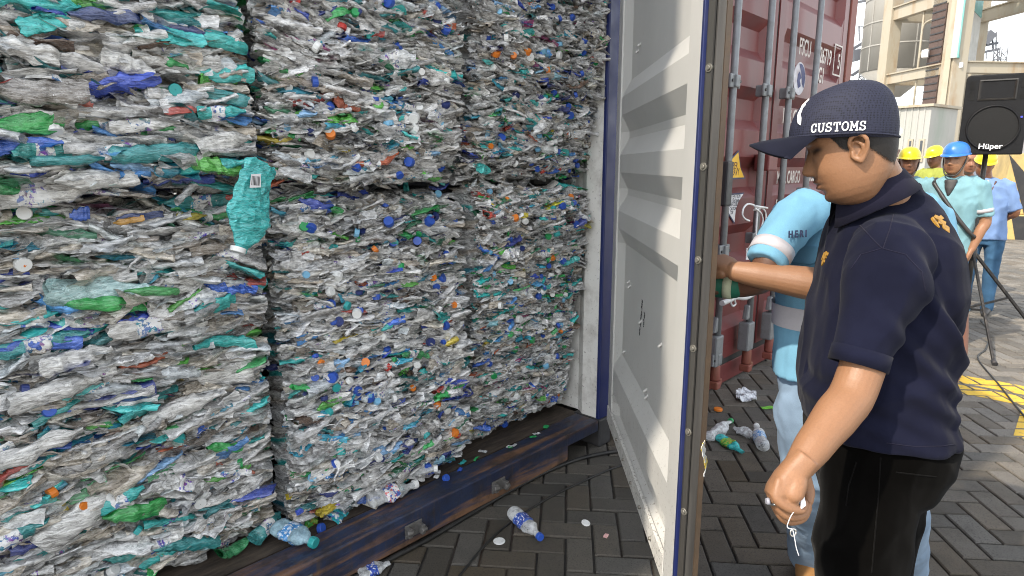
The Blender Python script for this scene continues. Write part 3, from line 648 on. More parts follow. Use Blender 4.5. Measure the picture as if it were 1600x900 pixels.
    # the pieces that stand out most in this bale: bearing and length from the survey, tilt, flattening, colour, printed or not
    for (px, py, Lp, tl_, wd, colr, lb) in feats:
        c0 = onY(px, py, yb); c0 = onY(px, py, float(face(np.float64(c0.x), np.float64(c0.z)))-.022); dep = (c0-Vector(CAM)).dot(Vector(FW)); L = Lp*dep/FPX*1.12
        var = VB[rng.integers(len(VB))]; R = rotm(rng.uniform(1.2, 1.8), math.radians(-tl_), math.pi*(rng.random() < .5)); P = var[0].copy(); P[:, 1] *= wd/(np.ptp(P[:, 1])+1e-6)*Lp**-1 if False else wd/np.ptp(P[:, 1])
        P = (P*np.array([1, 1, 1.1])*L)@R.T+np.array(c0)-off; cc = np.ones((len(P), 4)); cc[:, :3] = colr; cc[:, 3] = var[2]*lb
        link_mesh('crushed_bottle', np_mesh('crushed_bottle', P, var[1], M_PL, smooth=True, col=cc), root)
    # bottle caps
    keys = list(CAPC); cw = np.array(capw, float)/sum(capw)
    for k in range(n_caps):
        key = keys[rng.choice(len(keys), p=cw)]; xc = rng.uniform(x0+.03, x1-.03); zc = rng.uniform(z0+.03, z1-.02); s = rng.uniform(.85, 1.4)*(.6+.4*size)
        o = link_mesh('bottle_cap', CAPM[key], root, Vector((xc, face(xc, zc)-rng.uniform(-.004, .014)*size, zc))-Vector(off))
        o.rotation_euler = (math.pi/2+rng.normal(0, .95), rng.normal(0, .6), rng.normal(0, 1.0)); o.scale = (s, s, s*rng.uniform(.8, 1.1))
    return root
#            clear tan teal green blue white bright        caps: blue white orange green lightblue red navy teal
W_UL = (5.2, .8, 1.2, .35, .5, 1.0, .22); W_LL = (4.6, 2.2, .85, .3, .4, .8, .22); W_UM = (6.2, .7, .55, .3, .5, 1.4, .25); W_LM = (6.2, .8, .6, .3, .6, 1.4, .25)
W_UR = (6.5, .9, .4, .25, .4, 1.0, .2); W_LR = (6, 1.3, .65, .3, .4, .9, .22)
TL, TL2, GR, BLU, GRY, BRN, PALE, DRK = (.008, .50, .47), (.008, .30, .31), (.005, .40, .06), (.02, .12, .60), (.74, .73, .70), (.24, .21, .18), (.42, .68, .68), (.02, .05, .20)
F_UL = ((345, 65, 80, 8, .30, TL, 0), (355, 118, 75, -5, .35, TL, 0), (345, 150, 80, 4, .26, TL2, 0), (345, 175, 70, 6, .28, TL, 1), (40, 193, 90, 2, .42, GR, 0), (65, 143, 110, 3, .42, BRN, 0), (122, 155, 36, -20, .5, (.40, .05, .02), 0), (45, 228, 80, 8, .28, BLU, 0), (225, 195, 90, 3, .26, GRY, 1), (255, 238, 130, 4, .22, TL2, 0), (330, 258, 90, 5, .24, TL, 1), (350, 225, 75, 15, .42, GRY, 0), (165, 25, 90, -6, .26, DRK, 0), (40, 80, 80, 5, .45, GRY, 0), (60, 300, 130, 5, .34, GRY, 1), (150, 280, 100, -3, .3, GRY, 0), (305, 315, 90, -6, .32, TL2, 1), (290, 172, 50, 4, .24, (.5, .05, .03), 0), (110, 250, 90, 6, .2, TL2, 0), (200, 100, 70, -12, .4, GRY, 0), (225, 60, 60, -20, .3, GRY, 0))
F_LL = ((150, 455, 120, -5, .38, PALE, 0), (165, 475, 110, 12, .22, GR, 0), (240, 455, 70, 8, .22, (.05, .38, .09), 0), (335, 478, 60, -6, .42, TL, 0), (390, 478, 50, 10, .5, GRY, 0), (60, 540, 100, 8, .26, BLU, 0), (70, 535, 110, 6, .22, TL2, 1), (240, 508, 110, 5, .34, GRY, 1), (350, 535, 85, 5, .24, TL, 0), (125, 335, 24, 0, .9, BLU, 0), (120, 810, 100, 38, .5, GRY, 0), (210, 800, 80, 10, .35, GR, 0), (190, 780, 60, 20, .4, TL, 1), (60, 700, 110, 10, .3, GRY, 0), (350, 700, 50, 15, .35, GR, 0), (200, 345, 40, -3, .3, (.6, .3, .03), 0), (220, 338, 60, -4, .24, DRK, 0), (300, 338, 40, -5, .3, (.62, .52, .05), 0), (345, 585, 90, 8, .4, GRY, 0), (90, 610, 110, 6, .3, GRY, 0), (280, 640, 100, 10, .3, GRY, 0), (20, 840, 90, 15, .3, TL2, 1), (290, 850, 90, 20, .24, TL2, 0), (120, 560, 90, 8, .35, GRY, 0))
make_bale(-.24, .644, 1.428, 2.62, .07, .06, 21, W_UL, .88, 18, 'upper left bale of grey, teal and green crushed bottles above the hanging teal bottle', (2, 3, 1, 2, 1, 0, 1, 1), lf=1.6, feats=F_UL)
make_bale(-.24, .696, FZ, 1.402, .25, .16, 22, W_LL, .82, 30, 'lower left bale of beige grey crushed bottles under the hanging teal bottle', (2, 3, 1, 1.5, .6, .2, 1, 1.2), lf=1.5, feats=F_LL)
make_bale(0.668, 1.500, 1.428, 2.60, .075, .06, 23, W_UM, .78, 70, 'middle bale of the upper row, mostly clear bottles with blue and white caps', (3, 3.4, .4, 1.3, 1.1, .4, 1, .6), gain=1.15)
make_bale(.730, 1.592, FZ, 1.404, .135, .17, 24, W_LM, .80, 95, 'middle bale of the lower row, clear bottles spilling on to the container sill', (4, 3.6, .5, 1.3, 1, .4, 1.4, .6), tilt=-.05, gain=1.18)
make_bale(1.541, 2.41, 1.428, 2.60, .10, -.03, 25, W_UR, .64, 75, 'upper right bale of small clear bottles leaning out beside the blue corner post', (3, 2.6, .9, 1, 1.2, .3, .5, .6), gain=1.35)
make_bale(1.642, 2.398, FZ, 1.402, .24, .07, 26, W_LR, .64, 75, 'lower right bale of grey and brownish bottles beside the white inner wall', (2.5, 2.6, .8, 1.2, 1, .3, .5, .8), tilt=-.03, gain=1.4)
# ------------------------------------------------------------------ people
def sup(t, n): return math.copysign(abs(math.cos(t))**(2/n), math.cos(t)), math.copysign(abs(math.sin(t))**(2/n), math.sin(t))
class Body:
    """collects closed lofts with colours; fused into one continuous surface"""
    def __init__(s): s.V = []; s.F = []; s.C = []
    def loft(s, rings, col, n=28, ex=2.2):
        """rings: (centre, axis a, axis b) half-axes as vectors"""
        b = len(s.V); m = len(rings)
        for c, a, bb in rings:
            for k in range(n):
                x, y = sup(2*math.pi*k/n, ex); s.V.append(Vector(c)+Vector(a)*x+Vector(bb)*y)
        s.F += [(b+i*n+k, b+i*n+(k+1) % n, b+(i+1)*n+(k+1) % n, b+(i+1)*n+k) for i in range(m-1) for k in range(n)]
        s.F += [tuple(b+k for k in reversed(range(n))), tuple(b+(m-1)*n+k for k in range(n))]
        s.C += [col]*(m*n); return s
    def limb(s, pts, rad, col, n=20, flat=1., side=None, sub=4):
        """rounded tapering limb through pts"""
        P = spline(pts, sub); R = []
        for i in range(len(pts)-1):
            for j in range(sub):
                t = j/sub; t = t*t*(3-2*t); R.append(rad[i]*(1-t)+rad[i+1]*t)
        R.append(rad[-1])
        d0 = (P[1]-P[0]).normalized(); d1 = (P[-1]-P[-2]).normalized()
        P = [P[0]-d0*R[0]*.8, P[0]-d0*R[0]*.5]+P+[P[-1]+d1*R[-1]*.5, P[-1]+d1*R[-1]*.85]; R = [R[0]*.55, R[0]*.86]+R+[R[-1]*.86, R[-1]*.5]
        rings = []; up = Vector(side) if side is not None else None
        for i, p in enumerate(P):
            d = (P[min(i+1, len(P)-1)]-P[max(i-1, 0)]).normalized()
            if up is None: up = Vector((0, 0, 1)) if abs(d.z) < .9 else Vector((1, 0, 0))
            a = d.cross(up).normalized(); up = a.cross(d).normalized(); rings.append((p, a*R[i], up*R[i]*flat))
        return s.loft(rings, col, n, 2.)
    def raw(s, V, F, C):
        b = len(s.V); s.V += [Vector(v) for v in V]; s.F += [tuple(i+b for i in f) for f in F]; s.C += list(C); return s
    def fuse(s, name, mat, parent=None, voxel=.006, smooth=3, fold=0., fscale=(9, 9, 5), seed=0, colour=True, fn=None):
        me = bpy.data.meshes.new('tmp'); me.from_pydata([tuple(v) for v in s.V], [], s.F); me.update()
        bm = bmesh.new(); bm.from_mesh(me); bmesh.ops.recalc_face_normals(bm, faces=bm.faces); bm.to_mesh(me); bm.free()
        o = bpy.data.objects.new('tmp', me); COL.objects.link(o)
        r = o.modifiers.new('r', 'REMESH'); r.mode = 'VOXEL'; r.voxel_size = voxel; r.use_smooth_shade = True
        q = o.modifiers.new('s', 'SMOOTH'); q.factor = .5; q.iterations = smooth
        bpy.context.view_layer.update()
        nm = bpy.data.meshes.new_from_object(o.evaluated_get(bpy.context.evaluated_depsgraph_get())); bpy.data.objects.remove(o); bpy.data.meshes.remove(me)
        nm.name = name; nv = len(nm.vertices); co = np.empty(nv*3, np.float32); nm.vertices.foreach_get('co', co); co = co.reshape(-1, 3)
        if fold or fn:
            no = np.empty(nv*3, np.float32); nm.vertices.foreach_get('normal', no); no = no.reshape(-1, 3)
            d = np.zeros(nv)
            if fold:
                fx, fy, fz = fscale
                for i in range(nv):
                    p = Vector((co[i, 0]*fx+seed, co[i, 1]*fy, co[i, 2]*fz)); w = noise.noise_vector(p*.7)*.6
                    d[i] = (1-abs(noise.noise(p+w)))**2-.55+.5*noise.noise(p*2.3+w)
                d *= fold
            if fn is not None: d += fn(co)
            co = co+no*d[:, None]; nm.vertices.foreach_set('co', co.astype(np.float32).ravel())
        if colour:
            kd = kdtree.KDTree(len(s.V))
            for i, v in enumerate(s.V): kd.insert(v, i)
            kd.balance(); C = np.ones((nv, 4), np.float32)
            for i in range(nv):
                ns = kd.find_n(co[i], 3); w = [1/(x[2]+1e-4) for x in ns]; t = sum(w)
                for k in range(3): C[i, k] = sum(w[j]*s.C[ns[j][1]][k] for j in range(3))/t
            a = nm.color_attributes.new('Col', 'FLOAT_COLOR', 'POINT'); a.data.foreach_set('color', C.ravel())
        off = wloc(parent) if parent is not None else Vector((0, 0, 0)); nm.transform(Matrix.Translation(-off))
        nm.materials.clear(); nm.materials.append(mat); nm.polygons.foreach_set('use_smooth', np.ones(len(nm.polygons), dtype=bool)); nm.update()
        return link_mesh(name, nm, parent)
def lerp(z, zs, vs): return float(np.interp(z, zs, vs))
G = lambda x, s: math.exp(-(x/s)**2)
HZ = [-.125, -.116, -.10, -.085, -.07, -.055, -.04, -.02, 0, .02, .035, .058, .080, .097, .109, .116]
HF = [.036, .062, .078, .085, .089, .092, .093, .092, .090, .088, .095, .094, .084, .064, .038, .004]
HB = [.0, -.015, -.03, -.045, -.056, -.062, -.068, -.075, -.080, -.084, -.087, -.086, -.076, -.058, -.036, -.004]
HW = [.022, .038, .052, .060, .065, .068, .070, .071, .072, .074, .076, .077, .070, .056, .036, .004]
def head_geometry(skin, fat=1., mouth=.55, nz=70, nt=76, brow=(.02, .013, .010), eyes=True, stubble=0.):
    V = []; C = []; sk = np.array(skin)
    for i in range(nz):
        z = HZ[0]+(HZ[-1]-HZ[0])*(.5-.5*math.cos(math.pi*(i+.5)/nz)) if False else HZ[0]+(HZ[-1]-HZ[0])*i/(nz-1)
        f, bk, w = lerp(z, HZ, HF), lerp(z, HZ, HB), lerp(z, HZ, HW)*(1+(fat-1)*(1 if z < .02 else .3)); cx = (f+bk)/2*.6+.0
        for k in range(nt):
            t = 2*math.pi*k/nt; cs, sn = sup(t, 2.35); x = cx+(f-cx if cs > 0 else cx-bk)*cs; y = w*sn; c = sk.copy()
            if cs > 0:
                fr = min(1, cs*1.6); ay = abs(y)
                N = lerp(z, [-.043, -.039, -.033, -.023, -.010, .004, .018, .030], [0, .006, .021, .026, .020, .012, .005, 0]); sy = lerp(z, [-.04, -.025, 0, .025], [.016, .0155, .0095, .008])
                dx = N*G(y, sy)+.004*G(z+.028, .008)*G(ay-.013, .006)
                dx += .0045*G(z-.038, .009)*G(ay-.026, .022)-.011*G(z-.018, .011)*G(ay-.033, .015)+.0055*G(z-.016, .007)*G(ay-.034, .010)
                dx += .009*G(z+.051, .0062)*G(y, .021)+.0095*G(z+.066, .006)*G(y, .018)-.004*G(z+.0585, .0022)*G(y, .024)-.004*G(z+.080, .006)*G(y, .024)+.007*G(z+.099, .013)*G(y, .024)+.004*G(z+.03, .02)*G(ay-.048, .018)
                x += dx*fr
                lip = max(G(z+.052, .006)*G(y, .019), G(z+.065, .006)*G(y, .017))*fr; c = c*(1-.55*lip)+np.array([.16, .055, .045])*.55*lip
                ml = G(z+.0585, .0018)*G(y, .022)*fr; c = c*(1-.8*ml)
                br = min(1, 1.6*G(z-.0405, .0055))*(1 if .008 < ay < .056 else 0)*min(1, fr*1.5); c = c*(1-.85*br)+np.array(brow)*.85*br
                if eyes: ey = min(1, 1.5*G(z-.0155, .0045)*G(ay-.034, .017))*min(1, fr*1.5); c = c*(1-.92*ey)+np.array([.012, .008, .007])*.92*ey
                if stubble:
                    st = stubble*max(G(z+.046, .006)*G(y, .026), G(z+.105, .016)*G(y, .034)*1.2)*fr; st = min(st, .8); c = c*(1-st)+np.array([.02, .015, .012])*st
                nb = G(z+.039, .004)*G(ay-.010, .007)*fr; c = c*(1-.5*nb)
            V.append(Vector((x, y, z))); C.append(tuple(c))
    F = [(i*nt+k, i*nt+(k+1) % nt, (i+1)*nt+(k+1) % nt, (i+1)*nt+k) for i in range(nz-1) for k in range(nt)]
    F += [tuple(k for k in reversed(range(nt))), tuple((nz-1)*nt+k for k in range(nt))]
    return V, F, C
def ear_parts(B, M, side, skin):
    """outer ear as a curled rim, inner ridge, bowl and lobe"""
    sk = Vector(skin); dk = tuple(sk*.45)
    def q(x, z, o): return M @ Vector((x+.014, side*(.071+o), z-.010))
    rim = [q(.002, .004, .002), q(.004, .018, .008), q(-.004, .029, .013), q(-.018, .030, .017), q(-.027, .018, .019), q(-.026, .002, .017), q(-.018, -.014, .013), q(-.008, -.024, .009)]
    B.limb(rim, [.0038, .0042, .0045, .0048, .0046, .0042, .0042, .0058], tuple(sk*1.05), 10)
    B.limb([q(-.008, .018, .007), q(-.017, .010, .011), q(-.017, -.004, .011), q(-.009, -.013, .008)], [.0035, .004, .004, .004], tuple(sk*.95), 8)
    B.limb([q(.003, -.004, .004), q(.003, -.012, .004), q(-.004, -.020, .006)], [.004, .0048, .006], tuple(sk), 8)
    B.loft([(q(-.010, .003, -.010), (M.to_3x3() @ Vector((.012, 0, 0))), (M.to_3x3() @ Vector((0, 0, .020)))), (q(-.012, .003, .001), (M.to_3x3() @ Vector((.013, 0, 0))), (M.to_3x3() @ Vector((0, 0, .022)))), (q(-.013, .003, .0045), (M.to_3x3() @ Vector((.011, 0, 0))), (M.to_3x3() @ Vector((0, 0, .018))))], dk, 16)
def head_matrix(o, fwd, pitch, roll=0., s=1.):
    """o: point between the ears; fwd: horizontal facing"""
    f = Vector((fwd[0], fwd[1], 0)).normalized(); up = Vector((0, 0, 1)); l = up.cross(f)
    f2 = f*math.cos(pitch)-up*math.sin(pitch); u2 = f*math.sin(pitch)+up*math.cos(pitch)
    l2 = l*math.cos(roll)+u2*math.sin(roll); u3 = u2*math.cos(roll)-l*math.sin(roll)
    return Matrix(((f2.x*s, l2.x*s, u3.x*s, o[0]), (f2.y*s, l2.y*s, u3.y*s, o[1]), (f2.z*s, l2.z*s, u3.z*s, o[2]), (0, 0, 0, 1)))
def add_head(B, M, skin, **kw):
    V, F, C = head_geometry(skin, **kw); B.raw([M @ v for v in V], F, C)
    for s in (-1, 1): ear_parts(B, M, s, skin)
M_SKIN = vcol('skin', .46, .4, .08, 300., .35, .16)
def hair_material(name, col=(.012, .010, .009)):
    m = NT(name); p = m.obj(); a = m.n('ShaderNodeVertexColor', layer_name='Col'); n = m.noise(p, 420, 3, .7)
    m.l(m.ramp(m.math('SUBTRACT', m.math('ADD', m.math('MULTIPLY', a.outputs[0], 1.5), n), .55), .35, .6), m.b.inputs['Alpha']); m.bump(n, .5, .002)
    return m.set(col, .6, 0, .35)
M_HAIR = hair_material('short_black_hair')
def hair_cap(M, parent, low_back=-.075, low_side=-.02, thick=.004, nz=46, nt=80, top=None):
    """close-cropped hair: a shell over the skull that thins out towards the nape and temples"""
    V = []; C = []
    for i in range(nz):
        z = -.09+(.116+.09)*i/(nz-1); f, bk, w = lerp(z, HZ, HF), lerp(z, HZ, HB), lerp(z, HZ, HW); cx = (f+bk)/2*.6
        for k in range(nt):
            t = 2*math.pi*k/nt; cs, sn = sup(t, 2.35); x = cx+(f-cx if cs > 0 else cx-bk)*cs; y = w*sn; r = math.hypot(x, y)+1e-6
            ang = abs(math.atan2(y, x-.0)); line = lerp(math.degrees(ang), [0, 35, 45, 56, 66, 74, 84, 94, 104, 120, 135, 180], [.085, .075, .055, .02, -.015, -.02, .01, .012, -.03, -.055, low_back, low_back-.01]) if r > .02 else -1
            fade = min(1, max(0, (z-line)/.040)); th = .001+thick*fade
            V.append(M @ Vector((x*(1+th/r), y*(1+th/r), z+(th if z > .1 else 0)))); C.append((fade, fade, fade, 1) if z >= line else (0, 0, 0, 1))
    F = []
    for i in range(nz-1):
        for k in range(nt):
            q = (i*nt+k, i*nt+(k+1) % nt, (i+1)*nt+(k+1) % nt, (i+1)*nt+k)
            if sum(C[j][0] for j in q) > .02 and (top is None or max(V[j].z for j in q) < top): F.append(q)
    off = wloc(parent); return link_mesh('hair', np_mesh('hair', np.array([tuple(v-off) for v in V]), F, M_HAIR, True, np.array(C)), parent)
def helmet(parent, M, mat, brim=.030, strap=None, peak=1.):
    """hard hat on head frame M: ribbed shell, brim with a peak, chin strap"""
    nz, nt = 14, 48; V = []; cx, cz, a, b, h = -.004, .050, .110, .093, .092
    for i in range(nz):
        e = math.pi/2*i/(nz-1)
        for k in range(nt):
            t = 2*math.pi*k/nt; r = max(0., math.cos(e))**.75; rib = 1+.022*max(0, G(math.sin(t)*r*1., .16))*(r < .98)
            V.append((cx+a*r*math.cos(t)*rib, b*r*math.sin(t), cz+h*math.sin(e)*rib))
    F = [(i*nt+k, i*nt+(k+1) % nt, (i+1)*nt+(k+1) % nt, (i+1)*nt+k) for i in range(nz-1) for k in range(nt)]
    n0 = len(V)
    for q, (rr, dz) in enumerate(((1, 0), (1, -.006), (1.02, -.012))):
        for k in range(nt):
            t = 2*math.pi*k/nt; ext = brim*(.45+.9*peak*max(0, math.cos(t))**2) if q else 0
            V.append((cx+(a+ext)*math.cos(t), (b+ext*.6)*math.sin(t), cz+dz-(.006*max(0, math.cos(t)) if q else 0)))
    F += [(n0+i*nt+k, n0+(i+1)*nt+k, n0+(i+1)*nt+(k+1) % nt, n0+i*nt+(k+1) % nt) for i in range(2) for k in range(nt)]
    off = wloc(parent); o = link_mesh('helmet', np_mesh('helmet', np.array([tuple((M @ Vector(v))-off) for v in V]), F, mat, True), parent)
    if strap is not None:
        MB().tube(spline([M @ Vector((.0, .079, .05)), M @ Vector((.03, .076, -.03)), M @ Vector((.065, .045, -.11)), M @ Vector((.075, 0, -.125)), M @ Vector((.065, -.045, -.11)), M @ Vector((.03, -.076, -.03)), M @ Vector((0, -.079, .05))]), .006, 6).build('chin_strap', strap, o)
    return o
def hand(B, wrist, knuckle, dorsal, across, curl, skin, s=1.):
    """palm from wrist to knuckles, four curled fingers and a thumb. across: index-to-little direction; dorsal: back of the hand"""
    w = Vector(wrist); k = Vector(knuckle); ax = (k-w).normalized(); do = Vector(dorsal); do = (do-ax*do.dot(ax)).normalized(); ac = ax.cross(do); 
    if ac.dot(Vector(across)) < 0: ac = -ac
    B.loft([(w-ax*.012, ac*.024*s, do*.019*s), (w+(k-w)*.15, ac*.029*s, do*.018*s), (w+(k-w)*.6, ac*.040*s, do*.0165*s), (k, ac*.040*s, do*.014*s), (k+ax*.008, ac*.034*s, do*.009*s)], skin, 24, 2.6)
    for i, (o, L) in enumerate(((-.031, .040), (-.0105, .046), (.0105, .043), (.030, .034))):
        base = k+ac*o*s; d = ax.copy(); pts = [base-ax*.02, base]; ang = 0
        for j, seg in enumerate((1., .68, .52)):
            ang += curl[j]+i*.06; dd = (ax*math.cos(ang)-do*math.sin(ang)); base = base+dd*L*seg*s; pts.append(base)
        r = (.0098 if i < 3 else .0085)*s; B.limb(pts, [r, r*1.05, r*.95, r*.86, r*.74], skin, 12, sub=5)
    tb = w+(k-w)*.28-ac*.026*s-do*.008*s
    B.limb([tb, tb+ax*.028*s-ac*.014*s-do*.012*s, tb+ax*.055*s-ac*.006*s-do*.026*s, tb+ax*.072*s+ac*.008*s-do*.032*s], [.0145*s, .0125*s, .0105*s, .0085*s], skin, 12, sub=5)

# ---- the man in the foreground: navy polo shirt, black trousers, navy cap
SK1 = (.27, .136, .070)
f1 = (-RH*math.cos(.21)+DH*math.sin(.21)); l1 = Vector((0, 0, 1)).cross(f1)        # facing, and towards his left (the side we see)
man = empty('person', gnd(1390, 1010), 'man in navy polo shirt and navy cap looking down beside the open container door', 'person')
HM = head_matrix(at(1336, 227, 1.345), -RH*math.cos(.38)+DH*math.sin(.38), math.radians(20), 0, .965)
B = Body(); add_head(B, HM, SK1, fat=1.0, stubble=.8)
zup = Vector((0, 0, 1))
nk = [(1346, 248, 1.36, .057, .055), (1358, 275, 1.375, .060, .059), (1374, 300, 1.40, .060, .060), (1382, 330, 1.42, .055, .065)]
tl = (f1*.93-zup*.36).normalized()
B.loft([(at(px, py, dz), tl*a, l1*b) for px, py, dz, a, b in nk], SK1, 32, 2.1)
TR = [(286, 1350, 1424, .052), (300, 1338, 1434, .075), (316, 1324, 1449, .100), (334, 1311, 1462, .125), (352, 1301, 1472, .148), (374, 1294, 1479, .175), (400, 1289, 1482, .192), (440, 1281, 1483, .203), (490, 1271, 1476, .202), (550, 1261, 1471, .199), (600, 1256, 1467, .195), (640, 1258, 1469, .193), (656, 1262, 1471, .192)]
def torso_rings(k=1.):
    out = []
    for py, a, b, w in TR:
        dz = 1.44; hd = (b-a)/2*dz/FPX; aa = math.sqrt(max(hd*hd-(w*math.sin(.21))**2, .004)); out.append((at((a+b)/2, py, dz), f1*aa*k, l1*w*k))
    return out
B.loft(torso_rings(.84), SK1, 32, 2.4)
sh = at(1393, 400, 1.31); elb = at(1336, 606, 1.215); wr = at(1249, 728, 1.13)
B.limb([sh, at(1372, 490, 1.245), elb, elb.lerp(wr, .32)+Vector((0, 0, -.004)), elb.lerp(wr, .7), wr], [.040, .042, .0405, .0400, .0335, .0262], SK1, 24)
fs = at(1388, 400, 1.59); fel = at(1318, 452, 1.63); fwr = at(1150, 424, 1.73)
B.limb([fs, at(1360, 430, 1.62), fel, fel.lerp(fwr, .3), fel.lerp(fwr, .7), fwr], [.042, .046, .046, .044, .036, .028], SK1, 22)
hand(B, fwr, at(1118, 407, 1.80), zup*.7-DH*.5, DH, (.25, .5, .4), SK1)
# hanging left fist: back of the hand forward, little-finger side towards us, fingers curled under
KN = {}
fing = (((1216, 758, 1.108), (1213, 777, 1.104), (1231, 793, 1.100), (1251, 797, 1.108), (1257, 786, 1.116), .0088),
        ((1212, 755, 1.127), (1208, 773, 1.122), (1227, 803, 1.116), (1252, 805, 1.124), (1261, 790, 1.132), .0096),
        ((1211, 753, 1.147), (1206, 769, 1.142), (1225, 809, 1.137), (1251, 810, 1.143), (1262, 794, 1.150), .0098),
        ((1213, 751, 1.166), (1207, 765, 1.162), (1221, 805, 1.156), (1247, 810, 1.160), (1261, 796, 1.165), .0094))
for fp in fing:
    P = [at(*q) for q in fp[:5]]; r = fp[5]; B.limb([P[0].lerp(P[1], -.3)]+P, [r, r*1.12, r*1.12, r*1.02, r*.92, r*.8], SK1, 14, sub=5)
hx = (at(1212, 770, 1.13)-wr).normalized(); hl = (at(1214, 760, 1.165)-at(1222, 762, 1.10)).normalized(); hd_ = hx.cross(hl).normalized()
B.loft([(wr-hx*.02, hl*.027, hd_*.023), (wr+hx*.01, hl*.029, hd_*.025), (wr+hx*.035, hl*.034, hd_*.025), (wr+hx*.062, hl*.037, hd_*.021), (wr+hx*.075, hl*.035, hd_*.015)], SK1, 26, 2.5)
B.limb([at(1253, 745, 1.165), at(1261, 766, 1.165), at(1262, 782, 1.155)], [.016, .0135, .0105], SK1, 14, sub=5)
B.limb([at(1247, 738, 1.128), at(1243, 756, 1.112), at(1239, 772, 1.106), at(1238, 781, 1.107)], [.018, .0195, .0185, .0125], tuple(Vector(SK1)*1.10), 18, sub=5)
B.fuse('body', M_SKIN, man, .0024, 2)
hair_cap(HM, man, -.07, top=at(1316, 213, 1.345).z+.010)
# polo shirt
M_POLO = fabric('navy_pique', (.0085, .0095, .0215), .95, 900, 9, .25, .05)
S = Body(); S.loft(torso_rings(1.), SK1, 40, 2.35)
sl = [(at(1392, 378, 1.36), .062), (at(1393, 398, 1.295), .074), (at(1381, 445, 1.25), .070), (at(1358, 510, 1.23), .056), (at(1345, 552, 1.225), .0478), (at(1340, 568, 1.224), .0460)]
def sleeve(S, sl, sd, n=26, flat=1.08):
    rings = []; 
    for i, (p, r) in enumerate(sl):
        d = (sl[min(i+1, len(sl)-1)][0]-sl[max(i-1, 0)][0]).normalized(); a = d.cross(Vector(sd)).normalized(); b = a.cross(d).normalized(); rings.append((p, a*r*flat, b*r))
    S.loft(rings, SK1, n, 2.1)
sleeve(S, sl, l1)
sleeve(S, [(at(1390, 375, 1.54), .062), (at(1380, 395, 1.60), .070), (at(1352, 430, 1.62), .062), (at(1335, 445, 1.63), .058)], l1)
def polo_fn(co):
    """drag folds under the arm and over the belly, hem and cuff stitching"""
    P = np.array(at(1430, 470, 1.30)); d = np.zeros(len(co)); q = co-P; a = q@np.array(f1); z = q[:, 2]
    side = (q@np.array(l1)) > -.10
    for k, (a0, z0, ang, w, L, amp) in enumerate(((-.02, .0, 1.0, .012, .12, .006), (-.05, -.06, .9, .012, .14, .007), (-.03, -.14, .75, .013, .16, .006), (-.06, -.22, .6, .014, .15, .005), (.10, -.20, -.3, .016, .15, .004), (-.08, -.28, .45, .015, .14, .005), (.03, -.27, .35, .015, .16, .004))):
        ca, sa = math.cos(ang), math.sin(ang); u = (a-a0)*ca+(z-z0)*sa; v = -(a-a0)*sa+(z-z0)*ca
        amp *= 1.7; d += amp*np.exp(-(v/w)**2-(u/L)**2)*side-amp*.8*np.exp(-((v-2*w)/w)**2-(u/L)**2)*side
    return d
shirt = S.fuse('polo_shirt', M_POLO, man, .0042, 3, .0075, (10, 10, 5.5), 3, False, polo_fn)
# sleeve rib, shoulder seam
def ring_band(parent, name, c, axis, ra, rb, side, h, mat, t=.002, n=40):
    ax = Vector(axis).normalized(); a = ax.cross(Vector(side)).normalized(); b = a.cross(ax).normalized(); V = []
    for (o, e) in ((0, 0), (h, 0), (h, -.006), (0, -.006)):
        for k in range(n):
            x, y = sup(2*math.pi*k/n, 2.1); V.append(Vector(c)+ax*o+a*(ra+e+t)*x+b*(rb+e+t)*y)
    F = [(i*n+k, i*n+(k+1) % n, ((i+1) % 4)*n+(k+1) % n, ((i+1) % 4)*n+k) for i in range(4) for k in range(n)]
    m_ = MB(); m_.add(V, F, True); return m_.build(name, mat, parent)
ring_band(shirt, 'sleeve_cuff', at(1347, 547, 1.225), at(1340.5, 570, 1.224)-at(1347, 547, 1.225), .0480*1.08, .0480, l1, .032, M_POLO)
# collar, open at the throat
M_COLLAR = fabric('navy_rib_collar', (.013, .0125, .026), .9, 700, 30, .1)
cb = MB(); n = 40; cc = at(1364, 307, 1.40); ta = (f1*.91-zup*.41).normalized(); tn = l1.cross(ta).normalized()
if tn.z < 0: tn = -tn
V = []
for (ra, rb, h) in ((.062, .064, .030), (.068, .070, .040), (.073, .075, .036), (.090, .094, -.012), (.086, .090, -.014), (.070, .072, .010)):
    for k in range(n+1):
        t = .26+(2*math.pi-.52)*k/n; fr = .5+.5*math.cos(t); drop = .020*fr**4 if h < 0 else 0
        V.append(cc+ta*ra*math.cos(t)*(1+.16*fr*(h < 0))+l1*rb*math.sin(t)+tn*(h-drop))
cb.add(V, [(i*(n+1)+k, i*(n+1)+k+1, ((i+1) % 6)*(n+1)+k+1, ((i+1) % 6)*(n+1)+k) for i in range(6) for k in range(n)], True); cb.build('collar', M_COLLAR, shirt)
